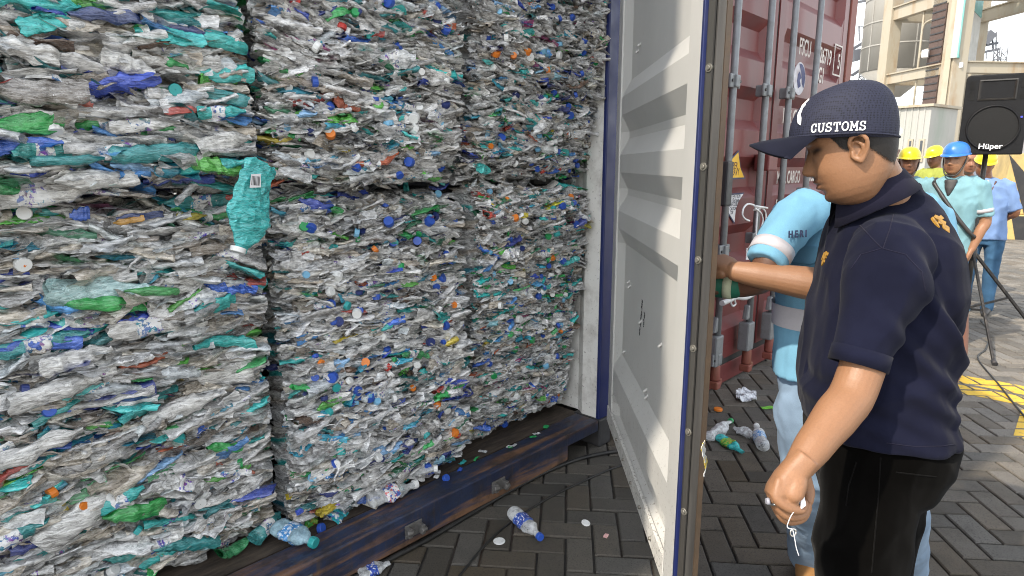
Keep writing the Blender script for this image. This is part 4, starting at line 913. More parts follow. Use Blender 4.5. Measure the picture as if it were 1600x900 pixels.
# golden embroidery on the back of the shoulder and on the breast (plain crest shapes)
M_GOLD = paint('gold_thread', (.36, .19, .025), .5, (.06, .03, .01), .9, 90); M_WHT_T = paint('white_thread', (.75, .75, .76), .7, (.5, .5, .5), .3, 60)
def hit(o, px, py):
    """depth of the first surface of object o seen on a survey bearing"""
    d = Vector(ray(px, py)).normalized(); m_ = wloc(o); ok, loc, no, _ = o.ray_cast(Vector(CAM)-m_, d); return (loc+m_, no) if ok else (None, None)
bpy.context.view_layer.update()
def seam(o, name, pxs, mat, r=.0011):
    P = [p_[0]+p_[1]*.0004 for p_ in (hit(o, *q) for q in pxs) if p_[0] is not None]
    if len(P) > 2: m_ = MB(); m_.tube(spline(P, 4), r, 6); m_.build(name, mat, o)
def line(pts, k=10):
    out = []
    for i in range(len(pts)-1):
        for j in range(k): t = j/k; out.append((pts[i][0]*(1-t)+pts[i+1][0]*t, pts[i][1]*(1-t)+pts[i+1][1]*t))
    return out+[pts[-1]]
def patch(o, name, px, py, outl, mat, size, ux=None, label=None, parent=None):
    p, no = hit(o, px, py)
    if p is None: return None
    u = (ux if ux is not None else zup.cross(no)); u = (u-no*u.dot(no)).normalized(); v = no.cross(u); m_ = MB()
    for poly in outl: m_.prism([(a*size, b*size) for a, b in poly], p-no*.002, u, v, no*.0045)
    return m_.build(name, mat, parent or o, label=label)
crest = [[(-.5, .55), (-.2, .75), (.1, .6), (.4, .7), (.5, .4), (.15, .3), (.45, .1), (.2, -.1), (.4, -.35), (0, -.8), (-.3, -.4), (-.12, -.1), (-.45, .05), (-.2, .3)], [(-.75, .5), (-.6, .6), (-.5, .1), (-.62, -.3), (-.72, 0)]]
patch(shirt, 'gold_crest', 1472, 350, crest, M_GOLD, .030); patch(shirt, 'gold_crest', 1289, 404, crest, M_GOLD, .022)
seam(shirt, 'shoulder_seam', line([(1344, 352), (1362, 372), (1378, 388)]), M_COLLAR); seam(shirt, 'armhole_seam', line([(1330, 420), (1345, 398), (1378, 388), (1415, 398), (1440, 425), (1446, 455)], 8), M_COLLAR)
seam(shirt, 'back_yoke_seam', line([(1396, 335), (1390, 360), (1380, 388)]), M_COLLAR); seam(shirt, 'hem_stitch', line([(1385, 692), (1430, 698), (1470, 697), (1492, 694)]), M_COLLAR, .0008)
# cap
M_CAPF = NT('navy_cap_mesh'); p = M_CAPF.obj(); vv = M_CAPF.n('ShaderNodeTexVoronoi', feature='F1'); vv.inputs['Scale'].default_value = 210; vv.inputs['Randomness'].default_value = .25; M_CAPF.l(p, vv.inputs['Vector'])
cc_ = M_CAPF.mix(M_CAPF.ramp(vv.outputs['Distance'], .1, .5), (.0025, .003, .007), (.017, .019, .038)); M_CAPF.bump(vv.outputs['Distance'], .5, .0015); M_CAPF = M_CAPF.set(cc_, .75, 0, .35)
fc = -RH*math.cos(.38)+DH*math.sin(.38); lc = zup.cross(fc); CC = at(1316, 213, 1.345); CA, CB, CH = .1045, .0865, .110
def cap_pt(t, e, off=0.):
    r = max(0., math.cos(e))**(.56+.50*max(0., math.cos(t))); q = 1+off/.09
    x = CA*r*math.cos(t)*q; y = CB*r*math.sin(t)*q; z = CH*max(0., math.sin(e))**.92*q
    if math.cos(t) > 0: x *= 1+.03*math.sin(2*e)*math.cos(t)
    return CC+fc*x+lc*y+zup*(z-.004*math.cos(t)-.010*max(0, -math.cos(t))**2*(1-math.sin(e)))
V = []; nz, nt = 26, 72
for i in range(nz):
    for k in range(nt):
        t = 2*math.pi*k/nt; s6 = abs(math.cos(3*t)); V.append(cap_pt(t, math.pi/2*min(i/(nz-1), .999), -.0012*(s6 < .12)))
V += [cap_pt(2*math.pi*k/nt, .0, -.006)-zup*.004 for k in range(nt)]
F = [(i*nt+k, i*nt+(k+1) % nt, (i+1)*nt+(k+1) % nt, (i+1)*nt+k) for i in range(nz-1) for k in range(nt)]+[(nz*nt+k, nz*nt+(k+1) % nt, (k+1) % nt, k) for k in range(nt)]
c_ = MB(); c_.add(V, F, True); capo = c_.build('cap', M_CAPF, man)
bt = MB(); q = cap_pt(0, math.pi/2*.999, .001); bt.cyl(q-zup*.002, q+zup*.004, .007, 12, .004); bt.build('top_button', M_CAPF, capo)
V = []; nf, ns = 32, 9
for side in (0, 1):
    for j in range(ns):
        for i in range(nf+1):
            t = math.radians(-62+124*i/nf); s_ = j/(ns-1); ext = .079*max(0., math.cos(t*90/64))**.17
            rim = cap_pt(t, .02, .0005); p_ = rim+fc*ext*s_-zup*(.010*s_*s_+.040*(math.sin(t)**2)*s_*1.0+.004*s_)+lc*math.sin(t)*(-.012*s_)
            V.append(p_-zup*.0035*side)
ww = nf+1; F = [(j*ww+i, j*ww+i+1, (j+1)*ww+i+1, (j+1)*ww+i) for j in range(ns-1) for i in range(nf)]; o2 = ns*ww
F += [(o2+j*ww+i, o2+(j+1)*ww+i, o2+(j+1)*ww+i+1, o2+j*ww+i+1) for j in range(ns-1) for i in range(nf)]+[((ns-1)*ww+i, (ns-1)*ww+i+1, o2+(ns-1)*ww+i+1, o2+(ns-1)*ww+i) for i in range(nf)]
c_ = MB(); c_.add(V, F, True); c_.build('peak', fabric('navy_twill', (.0075, .0085, .018), .8, 800, 20), capo)
rb_ = MB(); rb_.tube([cap_pt(2*math.pi*k/60, .015, .0012) for k in range(61)], .0022, 6); rb_.build('cap_band', M_CAPF, capo)
def arc(cx, cy, rx, ry, a0, a1, n=10): return [(cx+rx*math.cos(math.radians(a0+(a1-a0)*i/n)), cy+ry*math.sin(math.radians(a0+(a1-a0)*i/n))) for i in range(n+1)]
SLAB = {'C': [arc(.42, .5, .40, .5, 40, 320, 14), [(.74, .98), (.74, .66)], [(.74, .34), (.74, .12)]], 'U': [[(.08, 1), (.08, .35)]+arc(.42, .35, .34, .35, 180, 360, 10)+[(.76, 1)], [(-.06, 1), (.22, 1)], [(.62, 1), (.90, 1)]],
    'S': [arc(.40, .745, .34, .255, 20, 270, 10)+arc(.40, .245, .36, .245, 90, -160, 10), [(.73, 1), (.73, .74)], [(.05, .26), (.05, 0)]], 'T': [[(.0, 1), (.84, 1)], [(.42, 1), (.42, 0)], [(.0, 1), (.0, .72)], [(.84, 1), (.84, .72)], [(.24, 0), (.60, 0)]],
    'O': [arc(.42, .5, .42, .5, 0, 360, 20)], 'M': [[(.10, 0), (.10, 1), (.50, .30), (.90, 1), (.90, 0)], [(-.06, 0), (.26, 0)], [(.74, 0), (1.06, 0)], [(-.04, 1), (.12, 1)], [(.88, 1), (1.04, 1)]]}
lt = MB(); xx = 0; W7 = sum({'M': 1.0}.get(c_, .84) for c_ in 'CUSTOMS')+6*.34; hgt = .0150; sw = .0021
for c_ in 'CUSTOMS':
    for pl in SLAB[c_]:
        for (ax_, ay_), (bx_, by_) in zip(pl[:-1], pl[1:]):
            A_ = Vector(((xx+ax_-W7/2)*hgt*.72, ay_*hgt)); B_ = Vector(((xx+bx_-W7/2)*hgt*.72, by_*hgt)); d_ = (B_-A_).normalized(); n_ = Vector((-d_.y, d_.x))*sw/2; A_ = A_-d_*sw*.35; B_ = B_+d_*sw*.35
            q4 = [A_-n_, B_-n_, B_+n_, A_+n_]; m3 = [cap_pt(math.pi/2-.17+v.x/.0905, .060+v.y/.112, o_) for o_ in (.0003, .0016) for v in q4]; lt.hexa(m3)
    xx += {'M': 1.0}.get(c_, .84)+.34
txt = lt.build('cap_lettering', M_WHT_T, None)
for v in txt.data.vertices: v.co = v.co-wloc(capo)
txt.parent = capo
em = MB(); out = [(-.012, .0), (-.008, .012), (-.001, .018), (.004, .030), (.001, .036), (.009, .040), (.006, .047), (.012, .050), (.013, .041), (.017, .036), (.011, .031), (.009, .020), (.003, .011), (-.004, .003)]
A = [cap_pt((.50-x/.09), .20+y/.085, .0006) for x, y in out]; A2 = [cap_pt((.50-x/.09), .20+y/.085, .0022) for x, y in out]; n = len(out)
em.add(A+A2, [tuple(reversed(range(n))), tuple(range(n, 2*n))]+[(i, (i+1) % n, n+(i+1) % n, n+i) for i in range(n)]); em.build('cap_emblem', M_WHT_T, capo)
# trousers
M_BLACK = fabric('black_twill', (.0026, .0024, .0022), .95, 900, 12, .25, 0.)
T = Body(); hipc = at(1378, 705, 1.44)
T.loft([(at(1370, 635, 1.44), f1*.138, l1*.178), (at(1371, 668, 1.44), f1*.148, l1*.182), (at(1367, 700, 1.44), f1*.142, l1*.180), (at(1358, 735, 1.44), f1*.118, l1*.165), (at(1352, 765, 1.45), f1*.09, l1*.13)], SK1, 36, 2.3)
for pa in (((1366, 715, 1.37), (1347, 830, 1.36), (1338, 960, 1.37), (1342, 1170, 1.40)), ((1386, 700, 1.56), (1370, 820, 1.57), (1358, 930, 1.58), (1362, 1060, 1.62))):
    p4 = [at(*q) for q in pa]; T.limb([p4[0], p4[1], p4[2], p4[2].lerp(p4[3], .5), p4[3]], [.098, .094, .080, .074, .068], SK1, 26)
trs = T.fuse('trousers', M_BLACK, man, .006, 3, .010, (9, 9, 7), 9, False)
bpy.context.view_layer.update()
for q in ((1342, 1180, 1.40), (1362, 1066, 1.62)):
    an = at(*q); an.z = .05; b_ = Body(); b_.limb([an-f1*.05, an+f1*.05, an+f1*.17-zup*.012], [.05, .048, .036], SK1, 18); b_.fuse('shoe', M_DARK, man, .008, 2, colour=False)
M_SEAMB = fabric('black_seam', (.0055, .0052, .005), .95, 900, 12, .2, 0.); seam(trs, 'side_seam', line([(1376, 715), (1372, 780), (1366, 850), (1362, 895)]), M_SEAMB, .0012); seam(trs, 'pocket_welt', line([(1400, 738), (1432, 742), (1462, 745)]), M_SEAMB, .0014); seam(trs, 'pocket_welt', line([(1338, 722), (1326, 760), (1322, 790)]), M_SEAMB, .0012)
# ring on his finger, and the seal he holds
rg = MB(); c0 = at(1214, 788, 1.116).lerp(at(1212, 776, 1.118), .4); dd = (at(1224, 801, 1.115)-at(1212, 776, 1.118)).normalized(); uu = dd.cross(l1).normalized(); vv_ = uu.cross(dd)
rg.tube([c0+(uu*math.cos(k*math.pi/12)+vv_*math.sin(k*math.pi/12))*.0125 for k in range(25)], .0028, 8); CHROME = paint('polished_silver', (.72, .72, .70), .15, (.3, .3, .3), .2, 30, metal=1.)
rg.build('ring', CHROME, man); rg = MB(); q = c0-RH*.0135; rg.cyl(q, q-RH*.005, .007, 14, .005); rg.build('ring_stone', paint('ring_stone', (.30, .30, .34), .1, (.1, .1, .1), .3, 60), man)
wt = MB(); P = [at(1251, 776, 1.100), at(1257, 774, 1.100), at(1260, 790, 1.097), at(1252, 796, 1.097)]; wt.add(P+[v+DH*.004 for v in P], [(0,1,2,3), (7,6,5,4), (0,4,5,1), (1,5,6,2), (2,6,7,3), (3,7,4,0)])
sl_ = empty('seal', at(1255, 785, 1.10), 'small white cable seal with a thin dangling wire held in the fist of the man', 'seal')
wt.build('seal_tag', WHT, sl_, .001)
wi = MB(); wi.tube(spline([at(1243, 797, 1.095), at(1236, 806, 1.093), at(1230, 822, 1.095), at(1234, 826, 1.094), at(1238, 827, 1.094), at(1241, 838, 1.094), at(1244, 855, 1.095), at(1248, 868, 1.096)]), .0008, 6); wi.build('wire', M_WIRE, sl_)
wi = MB(); wi.tube([at(1239, 832, 1.095)+RH*.005*math.cos(k*.5)+zup*.007*math.sin(k*.5) for k in range(14)], .0016, 6); wi.build('wire_loop', CHROME, sl_)

# ---- generic fused clothing for the people behind
def shirt_from(rings, sleeves, mat, parent, name='shirt', voxel=.006, fold=.006, seed=0, sd=(0, 0, 1), fs=(10, 10, 6)):
    S = Body(); S.loft(rings, SK1, 32, 2.4)
    for s_ in sleeves: sleeve(S, s_, sd, 20, 1.)
    return S.fuse(name, mat, parent, voxel, 3, fold, fs, seed, False)
M_REFL = paint('grey_reflective_tape', (.45, .43, .45), .45, (.3, .28, .30), .3, 20)
M_LBLUE = fabric('light_blue_workwear', (.165, .36, .50), .85, 700, 9, .10); M_JEANS = fabric('washed_denim', (.20, .28, .38), .85, 500, 10, .22)
# ---- the worker behind him, reaching for the door
SK2 = (.115, .055, .033); f2 = (-DH*.90-RH*.43).normalized(); l2 = zup.cross(f2)
wk = empty('person', gnd(1330, 905), 'worker in light blue workwear and white helmet half hidden behind the man in navy', 'person')
HM2 = head_matrix(at(1342, 232, 1.80), f2, math.radians(18)); B = Body(); add_head(B, HM2, SK2, nz=44, nt=48)
B.loft([(at(1348, 262, 1.82), f2*.058, l2*.056), (at(1345, 300, 1.85), f2*.062, l2*.066), (at(1345, 330, 1.87), f2*.07, l2*.10)], SK2, 24, 2.)
WR = [(308, 1338, .075, .10), (322, 1337, .095, .155), (345, 1335, .112, .192), (385, 1333, .12, .208), (450, 1331, .125, .208), (520, 1330, .13, .208), (578, 1330, .132, .214), (592, 1330, .131, .215)]
wring = [(at(px, py, 1.86), f2*a, l2*b) for py, px, a, b in WR]
B.loft([(c, a*.88, b*.88) for c, a, b in wring], SK2, 28, 2.4)
rsh = at(1244, 345, 1.79); B.limb([rsh, at(1208, 400, 1.725), at(1192, 432, 1.74), at(1160, 445, 1.79), at(1136, 446, 1.81)], [.052, .045, .043, .036, .028], SK2, 18)
lsh = at(1450, 345, 1.98); B.limb([lsh, at(1478, 440, 1.95), at(1484, 545, 1.93), at(1465, 600, 1.86), at(1430, 630, 1.75)], [.055, .050, .046, .042, .030], (.17, .062, .032), 18)
hand(B, at(1430, 630, 1.75), at(1400, 640, 1.68), zup, RH, (.3, .5, .4), SK2); hand(B, at(1136, 446, 1.81), at(1112, 436, 1.83), zup*.8-DH*.3, DH, (.3, .6, .5), SK2)
B.fuse('body', M_SKIN, wk, .0055, 2)
ws = shirt_from(wring, [[(at(1268, 325, 1.82), .060), (at(1242, 342, 1.78), .062), (at(1218, 374, 1.745), .056), (at(1201, 402, 1.72), .052), (at(1196, 411, 1.716), .051)],
    [(at(1428, 328, 1.95), .066), (at(1452, 345, 1.975), .066), (at(1468, 400, 1.955), .061), (at(1476, 470, 1.945), .058), (at(1477, 486, 1.944), .058)]], M_LBLUE, wk, 'work_shirt', .0055, .010, 5, DH)
bpy.context.view_layer.update()
sd = at(1196, 411, 1.716)-at(1208, 390, 1.73); ring_band(ws, 'reflective_band', at(1209, 387, 1.732), sd, .0545, .0545, DH, .034, M_REFL, .003)
sd = at(1476, 470, 1.945)-at(1473, 440, 1.949); ring_band(ws, 'reflective_band', at(1473.5, 443, 1.949), sd, .0615, .0615, DH, .040, M_REFL, .003)
V = []; n = 40
for (py, k) in ((478, 1.03), (512, 1.03)):
    c0 = at(1330.5, py, 1.86)
    for i in range(n): x, y = sup(2*math.pi*i/n, 2.4); V.append(c0+f2*.129*k*x+l2*.212*k*y)
MB().add(V, [(i, (i+1) % n, n+(i+1) % n, n+i) for i in range(n)], True).build('reflective_band', M_REFL, ws)
def strip(o, name, pxs, mat, parent, off=.003):
    P = []
    for px, py in pxs:
        p_, no = hit(o, px, py)
        if p_ is None: return
        P.append(p_+no*off)
    n = len(P)//2; MB().add(P, [(i, i+1, n+i+1, n+i) for i in range(n-1)], True).build(name, mat, parent)
strip(ws, 'reflective_band', [(1251, 301), (1250, 308), (1249, 318), (1248, 328), (1283, 300), (1279, 309), (1277, 318), (1276, 328)], M_REFL, ws, .009)
INKN = paint('navy_thread', (.02, .03, .08), .7, amount=.1)
p_, no = hit(ws, 1243, 371)
if p_ is not None:
    u = zup.cross(no).normalized(); text_obj('name_lettering', 'H E R I', .026, p_-u*.030+no*.005, u, no.cross(u), INKN, ws, .0008, 'LEFT', .85, .0008, .1)
    M_LB2 = fabric('light_blue_pocket', (.16, .35, .485), .8, 700, 9, .1); q_, n2 = hit(ws, 1250, 395)
    if q_ is not None:
        u = zup.cross(n2).normalized(); v = n2.cross(u); MB().prism([(-.055, .022), (.055, .022), (.055, -.018), (.04, -.03), (-.04, -.03), (-.055, -.018)], q_-n2*.003, u, v, n2*.009).build('pocket_flap', M_LB2, ws, .002)
cl = MB(); V = []
for (r, h) in ((1., .0), (1.06, .03), (1.28, .012), (1.35, -.028)):
    for k in range(25):
        t = .35+(2*math.pi-.7)*k/24; V.append(at(1345, 306, 1.85)+f2*.068*r*math.cos(t)+l2*.070*r*math.sin(t)+zup*(h+.0-.02*max(0, math.cos(t))))
cl.add(V, [(i*25+k, i*25+k+1, (i+1)*25+k+1, (i+1)*25+k) for i in range(3) for k in range(24)], True); cl.build('collar', M_LBLUE, ws)
gv = Body(); gv.limb([at(1150, 446, 1.795), at(1138, 446, 1.808), at(1120, 441, 1.825)], [.036, .038, .045], SK1, 18); gv.limb([at(1120, 441, 1.825), at(1096, 432, 1.85)], [.044, .035], SK1, 16); gv.fuse('glove', paint('green_glove', (.01, .13, .075), .7, (.01, .04, .03), .4, 20), wk, .005, 2, colour=False)
ring_band(wk, 'glove_cuff', at(1146, 446, 1.80), at(1128, 444, 1.815)-at(1146, 446, 1.80), .038, .038, zup, .024, paint('cream_glove_knit', (.50, .52, .36), .9, (.3, .3, .2), .4, 40), .002)
T = Body(); wh = at(1349, 600, 1.86)
T.loft([(at(1334, 575, 1.86), f2*.125, l2*.205), (at(1334, 610, 1.87), f2*.128, l2*.208), (at(1336, 650, 1.89), f2*.120, l2*.20), (at(1338, 690, 1.91), f2*.09, l2*.17)], SK1, 30, 2.3)
fR = gnd(1262, 893); fL = gnd(1412, 915)
for hp, kn, ft in ((at(1268, 640, 1.87), at(1266, 745, 1.93), fR), (at(1412, 640, 1.93), at(1406, 790, 1.97), fL)):
    an = Vector((ft.x, ft.y, .07)); T.limb([hp, hp.lerp(kn, .5), kn, kn.lerp(an, .5), an], [.102, .096, .080, .074, .072], SK1, 22)
T.fuse('jeans', M_JEANS, wk, .006, 3, .007, (11, 11, 8), 14, False)
M_SHOE = paint('tan_leather', (.30, .15, .05), .6, (.10, .06, .03), .5, 12)
for ft in (fR, fL):
    b_ = Body(); a0 = Vector((ft.x, ft.y, .045)); b_.limb([a0-f2*.05+zup*.03, a0+f2*.05+zup*.012, a0+f2*.15-zup*.008], [.052, .048, .038], SK1, 18); b_.fuse('shoe', M_SHOE, wk, .007, 2, colour=False)
M_WHELM = paint('white_helmet', (.72, .72, .68), .3, (.4, .38, .34), .3, 10); helmet(wk, head_matrix(at(1343, 228, 1.80), f2, math.radians(8), 0, 1.0), M_WHELM, strap=M_DARK)

# ---- people standing in the yard behind
def bystander(foot, turn, H, skin, shirt, legs, label, helm=None, lean=0., arms=((.02, -.28, -.02), (.02, -.28, -.02)), sleeve_len=.26, collar=None, bag=None, band=False, head_pitch=.05, head_turn=0., seed=0):
    """upright figure; turn: facing as degrees from straight towards the camera; arms: elbow-to-hand offsets (forward, down, inward) for right and left"""
    k = H/1.70; root = empty('person', foot, label, 'person', None)
    td = Vector(CAM)-Vector(foot); td.z = 0; td.normalize(); f = Matrix.Rotation(math.radians(turn), 3, 'Z') @ td; l = zup.cross(f)
    side = l*math.sin(lean)
    def pt(a, b, z): return Vector(foot)+f*a*k+l*b*k+zup*z*k+side*max(0, z-.9)*k
    B = Body(); M = head_matrix(pt(.025, 0, 1.56), Matrix.Rotation(head_turn, 3, 'Z') @ f, head_pitch, lean*.8, k)
    add_head(B, M, skin, nz=44, nt=48)
    B.loft([(pt(-.01, 0, 1.50), f*.055*k, l*.053*k), (pt(-.012, 0, 1.42), f*.06*k, l*.062*k), (pt(-.02, 0, 1.37), f*.07*k, l*.11*k)], skin, 22, 2.)
    rings = [(pt(-.02, 0, 1.425), f*.062*k, l*.085*k), (pt(-.02, 0, 1.39), f*.088*k, l*.165*k), (pt(-.015, 0, 1.34), f*.105*k, l*.20*k), (pt(0, 0, 1.22), f*.118*k, l*.198*k), (pt(0, 0, 1.05), f*.112*k, l*.178*k), (pt(0, 0, .92), f*.118*k, l*.182*k), (pt(0, 0, .80), f*.125*k, l*.192*k)]
    B.loft([(c, a*.86, b*.86) for c, a, b in rings], skin, 26, 2.4)
    sls = []; 
    for s_, (df, dd, di) in zip((-1, 1), arms):
        sh_ = pt(-.01, s_*.185, 1.345); el = pt(-.03, s_*.245, 1.09); wr_ = el+f*df*k+zup*dd*k*.9-l*s_*di*k; d_ = (wr_-el).normalized()
        B.limb([sh_, el, el.lerp(wr_, .4), wr_], [.050*k, .042*k, .040*k, .027*k], skin, 16); hand(B, wr_, wr_+d_*.085*k, l*s_ if abs(df) < .15 else zup, f, (.25, .35, .3), skin, k)
        e_ = sh_.lerp(el, min(1, sleeve_len/.26)); sls.append([(pt(-.015, s_*.13, 1.365), .066*k), (sh_, .066*k), (sh_.lerp(e_, .6), .060*k), (e_, .058*k)])
    for s_ in (-1, 1): B.limb([pt(0, s_*.095, .85), pt(.01, s_*.10, .48), pt(-.005, s_*.105, .09)], [.08*k, .055*k, .04*k], skin, 14)
    B.fuse('body', M_SKIN, root, .008, 1)
    sh_o = shirt_from(rings, sls, shirt, root, 'shirt', .009, .012, seed, f)
    if band:
        for s3 in sls:
            a_, b_2 = s3[-2][0], s3[-1][0]; ring_band(sh_o, 'reflective_band', a_.lerp(b_2, .35), b_2-a_, .060*k, .060*k, f, .03*k, M_REFL, .004)
    T = Body(); T.loft([(pt(0, 0, .93), f*.112*k, l*.172*k), (pt(-.005, 0, .85), f*.12*k, l*.18*k), (pt(-.005, 0, .74), f*.105*k, l*.17*k)], skin, 24, 2.3)
    for s_ in (-1, 1): T.limb([pt(0, s_*.09, .80), pt(.015, s_*.10, .48), pt(-.005, s_*.105, .08)], [.093*k, .068*k, .058*k], skin, 18)
    T.fuse('trousers', legs, root, .010, 2, .008, (9, 9, 7), seed+3, False)
    for s_ in (-1, 1):
        b_ = Body(); b_.limb([pt(-.05, s_*.105, .05), pt(.05, s_*.105, .045), pt(.14, s_*.11, .032)], [.046*k, .044*k, .032*k], skin, 14); b_.fuse('shoe', M_DARK, root, .010, 1, colour=False)
    if helm is not None: helmet(root, M, helm, strap=M_DARK if seed % 2 else None)
    else: hair_cap(M, root)
    if collar is not None: B2 = Body(); B2.loft([(pt(.075, 0, 1.40), f*.02*k, l*.05*k), (pt(.093, 0, 1.33), f*.018*k, l*.035*k), (pt(.105, 0, 1.27), f*.012*k, l*.008*k)], skin, 16); B2.fuse('undershirt', collar, root, .008, 1, colour=False)
    return root, pt, f, l, sh_o
M_LB3 = fabric('pale_aqua_workwear', (.20, .37, .42), .85, 500, 8, .12); M_BSHIRT = fabric('cornflower_shirt', (.18, .28, .50), .85, 500, 8, .12); M_JN2 = fabric('blue_jeans', (.045, .11, .20), .85, 400, 8, .25)
M_YH = paint('yellow_helmet', (.72, .60, .02), .3, (.4, .3, .05), .2, 8); M_BH = paint('blue_helmet', (.035, .17, .50), .3, (.03, .1, .3), .2, 8); M_HIVIS = fabric('orange_lime_vest', (.30, .33, .07), .8, 400, 8, .1)
def foot_at(px, py, dep): p_ = at(px, py, dep); return Vector((p_.x, p_.y, 0))
r, pt, f, l, so = bystander(foot_at(1488, 300, 5.15), -14, 1.68, (.33, .165, .09), M_LB3, M_JN2, 'worker in a blue helmet and pale aqua workwear beside the speaker stand', M_BH, 0., ((.05, -.27, .02), (.07, -.27, .05)), .24, M_DARK, None, True, .1, -.1, 1)
k_ = MB(); k_.tube(spline([pt(.07, -.12, 1.37), pt(.125, 0, 1.22), pt(.125, .12, 1.06), pt(.05, .20, .95), pt(-.1, .16, 1.0), pt(-.13, 0, 1.2), pt(-.06, -.12, 1.39), pt(.07, -.12, 1.37)]), .016, 8, squash=.4); k_.build('shoulder_strap', M_DARK, r)
r, pt, f, l, so = bystander(foot_at(1548, 300, 6.3), -8, 1.64, (.26, .115, .06), M_BSHIRT, M_JN2, 'man in cornflower blue shirt and blue jeans leaning behind the speaker', M_YH, -.12, ((-.10, -.16, .10), (-.14, -.14, .14)), .25, WHT, None, False, .30, .25, 2)
k_ = MB(); k_.tube(spline([pt(.06, .10, 1.39), pt(.125, .02, 1.2), pt(.13, -.10, 1.06), pt(.06, -.20, .98)]), .008, 6); k_.build('bag_strap', paint('brown_strap', (.10, .05, .04), .6), r)
b_ = MB(); b_.box(-.05, .05, -.09, .09, -.11, .11, Matrix.Translation(pt(.10, -.19, 1.02)) @ Matrix(((f.x, l.x, 0), (f.y, l.y, 0), (0, 0, 1))).to_4x4()); b_.build('shoulder_bag', M_DARK, r, .03, 3)
b_ = MB(); b_.box(-.003, .003, -.04, .04, -.06, .06, Matrix.Translation(pt(.15, -.06, 1.0)) @ Matrix(((f.x, l.x, 0), (f.y, l.y, 0), (0, 0, 1))).to_4x4()); b_.build('name_badge', paint('tan_badge', (.55, .42, .30), .5), r)
bystander(foot_at(1419, 260, 5.9), 5, 1.66, (.26, .125, .075), M_LB3, M_JN2, 'worker in a yellow helmet facing us just behind the shoulder of the man in navy', M_YH, 0., seed=3)
bystander(foot_at(1461, 260, 8.2), -35, 1.74, (.22, .10, .06), M_HIVIS, M_DARK, 'man in a yellow helmet and lime vest turned away, between two other helmeted workers', M_YH, 0., head_pitch=.3, seed=4)
bystander(foot_at(1513, 260, 6.9), 12, 1.66, (.30, .14, .08), M_LB3, M_JN2, 'worker in aqua shirt almost hidden behind the pole of the speaker stand', None, 0., seed=6)
# ------------------------------------------------------------------ loudspeaker on its tripod
M_SPK = paint('black_speaker_shell', (.005, .005, .006), .55, (.02, .02, .02), .3, 12, spec=.25, bump=.25, fine=300); M_GRILL = paint('speaker_grille', (.005, .005, .005), .8, (.002, .002, .002), .7, 200, bump=.5, fine=500)
sp0 = at(1549, 182, 5.2); sd_ = Vector(CAM)-sp0; sd_.z = 0; sd_.normalize(); sf = Matrix.Rotation(math.radians(6), 3, 'Z') @ sd_; sr = Vector((0, 0, 1)).cross(sf)   # sf: out of the baffle, sr: to the right as seen from the front
spk = empty('loudspeaker', sp0-zup*.32, 'black loudspeaker raised on a tripod stand above the workers', 'loudspeaker')
def sb(a, b, c): return sp0+sr*a+zup*b+sf*c
b = MB(); fr = [(-.215, -.31), (.215, -.31), (.215, .29), (.195, .315), (-.195, .315), (-.215, .29)]
A = [sb(x, z, .17) for x, z in fr]; Bk = [sb(x*.62, z*.96, -.19) for x, z in fr]; n = 6
b.add(A+Bk, [tuple(range(n)), tuple(reversed(range(n, 2*n)))]+[(i, n+i, n+(i+1) % n, (i+1) % n) for i in range(n)]); cab = b.build('cabinet', M_SPK, spk, .012, 3)
b = MB(); Q = [[(-.125, .275), (.125, .275), (.125, .115), (-.125, .115)], [(-.115, .265), (.115, .265), (.115, .125), (-.115, .125)], [(-.035, .235), (.035, .235), (.035, .165), (-.035, .165)]]
L_ = [[sb(x, z, c) for x, z in q] for q, c in zip(Q, (.175, .178, .115))]; b.add(L_[0]+L_[1]+L_[2], [(i, (i+1) % 4, 4+(i+1) % 4, 4+i) for i in range(4)]+[(4+i, 4+(i+1) % 4, 8+(i+1) % 4, 8+i) for i in range(4)]+[(8, 9, 10, 11)])
b.build('horn', paint('horn_plastic', (.014, .0125, .011), .5, (.06, .05, .04), .3, 14), cab)
cabcut = MB(); 
for x in (-.165, .165):
    for z in (.235, .15): cabcut.prism([(-.018, -.032), (.018, -.032), (.018, .032), (-.018, .032)], sb(x, z, .1715), sr, zup, sf*.0015)
cabcut.build('vent_slot', paint('vent_shadow', (.002, .002, .002), .9, amount=0), cab)
b = MB(); V = []; n = 44
for r_, h_ in ((.178, .172), (.178, .182), (.168, .184), (.164, .178)):
    for k in range(n): V.append(sb(r_*math.cos(2*math.pi*k/n), -.10+r_*math.sin(2*math.pi*k/n), h_))
b.add(V, [(i*n+k, i*n+(k+1) % n, (i+1)*n+(k+1) % n, (i+1)*n+k) for i in range(3) for k in range(n)], True); b.build('woofer_rim', M_SPK, cab)
b = MB(); V = []
for r_, h_ in ((.166, .175), (.11, .179), (.05, .1805), (.002, .181)):
    for k in range(n): V.append(sb(r_*math.cos(2*math.pi*k/n), -.10+r_*math.sin(2*math.pi*k/n), h_))
b.add(V, [(i*n+k, i*n+(k+1) % n, (i+1)*n+(k+1) % n, (i+1)*n+k) for i in range(3) for k in range(n)], True); wf = b.build('woofer_grille', M_GRILL, cab)
text_obj('speaker_lettering', 'Hüper', .058, sb(.0, -.262, .186), sr, zup, paint('silver_badge', (.75, .75, .75), .3, metal=.3, amount=.1), cab, .0015, 'CENTER', 1.05, .001)
b = MB(); b.cyl(sb(.175, -.02, .170), sb(.175, -.02, .176), .008, 10); b.build('power_light', paint('blue_led', (.05, .06, .5), .3, amount=0), cab)
st = Vector((sp0.x, sp0.y, 0))-sf*.02
stand = empty('speaker_stand', st, 'tripod speaker stand with a scuffed black pole behind the man in navy', 'speaker stand')
M_POLE = paint('scuffed_black_pole', (.03, .028, .027), .45, (.18, .15, .12), .55, 22, metal=.3, stretch=(1, 1, .3))
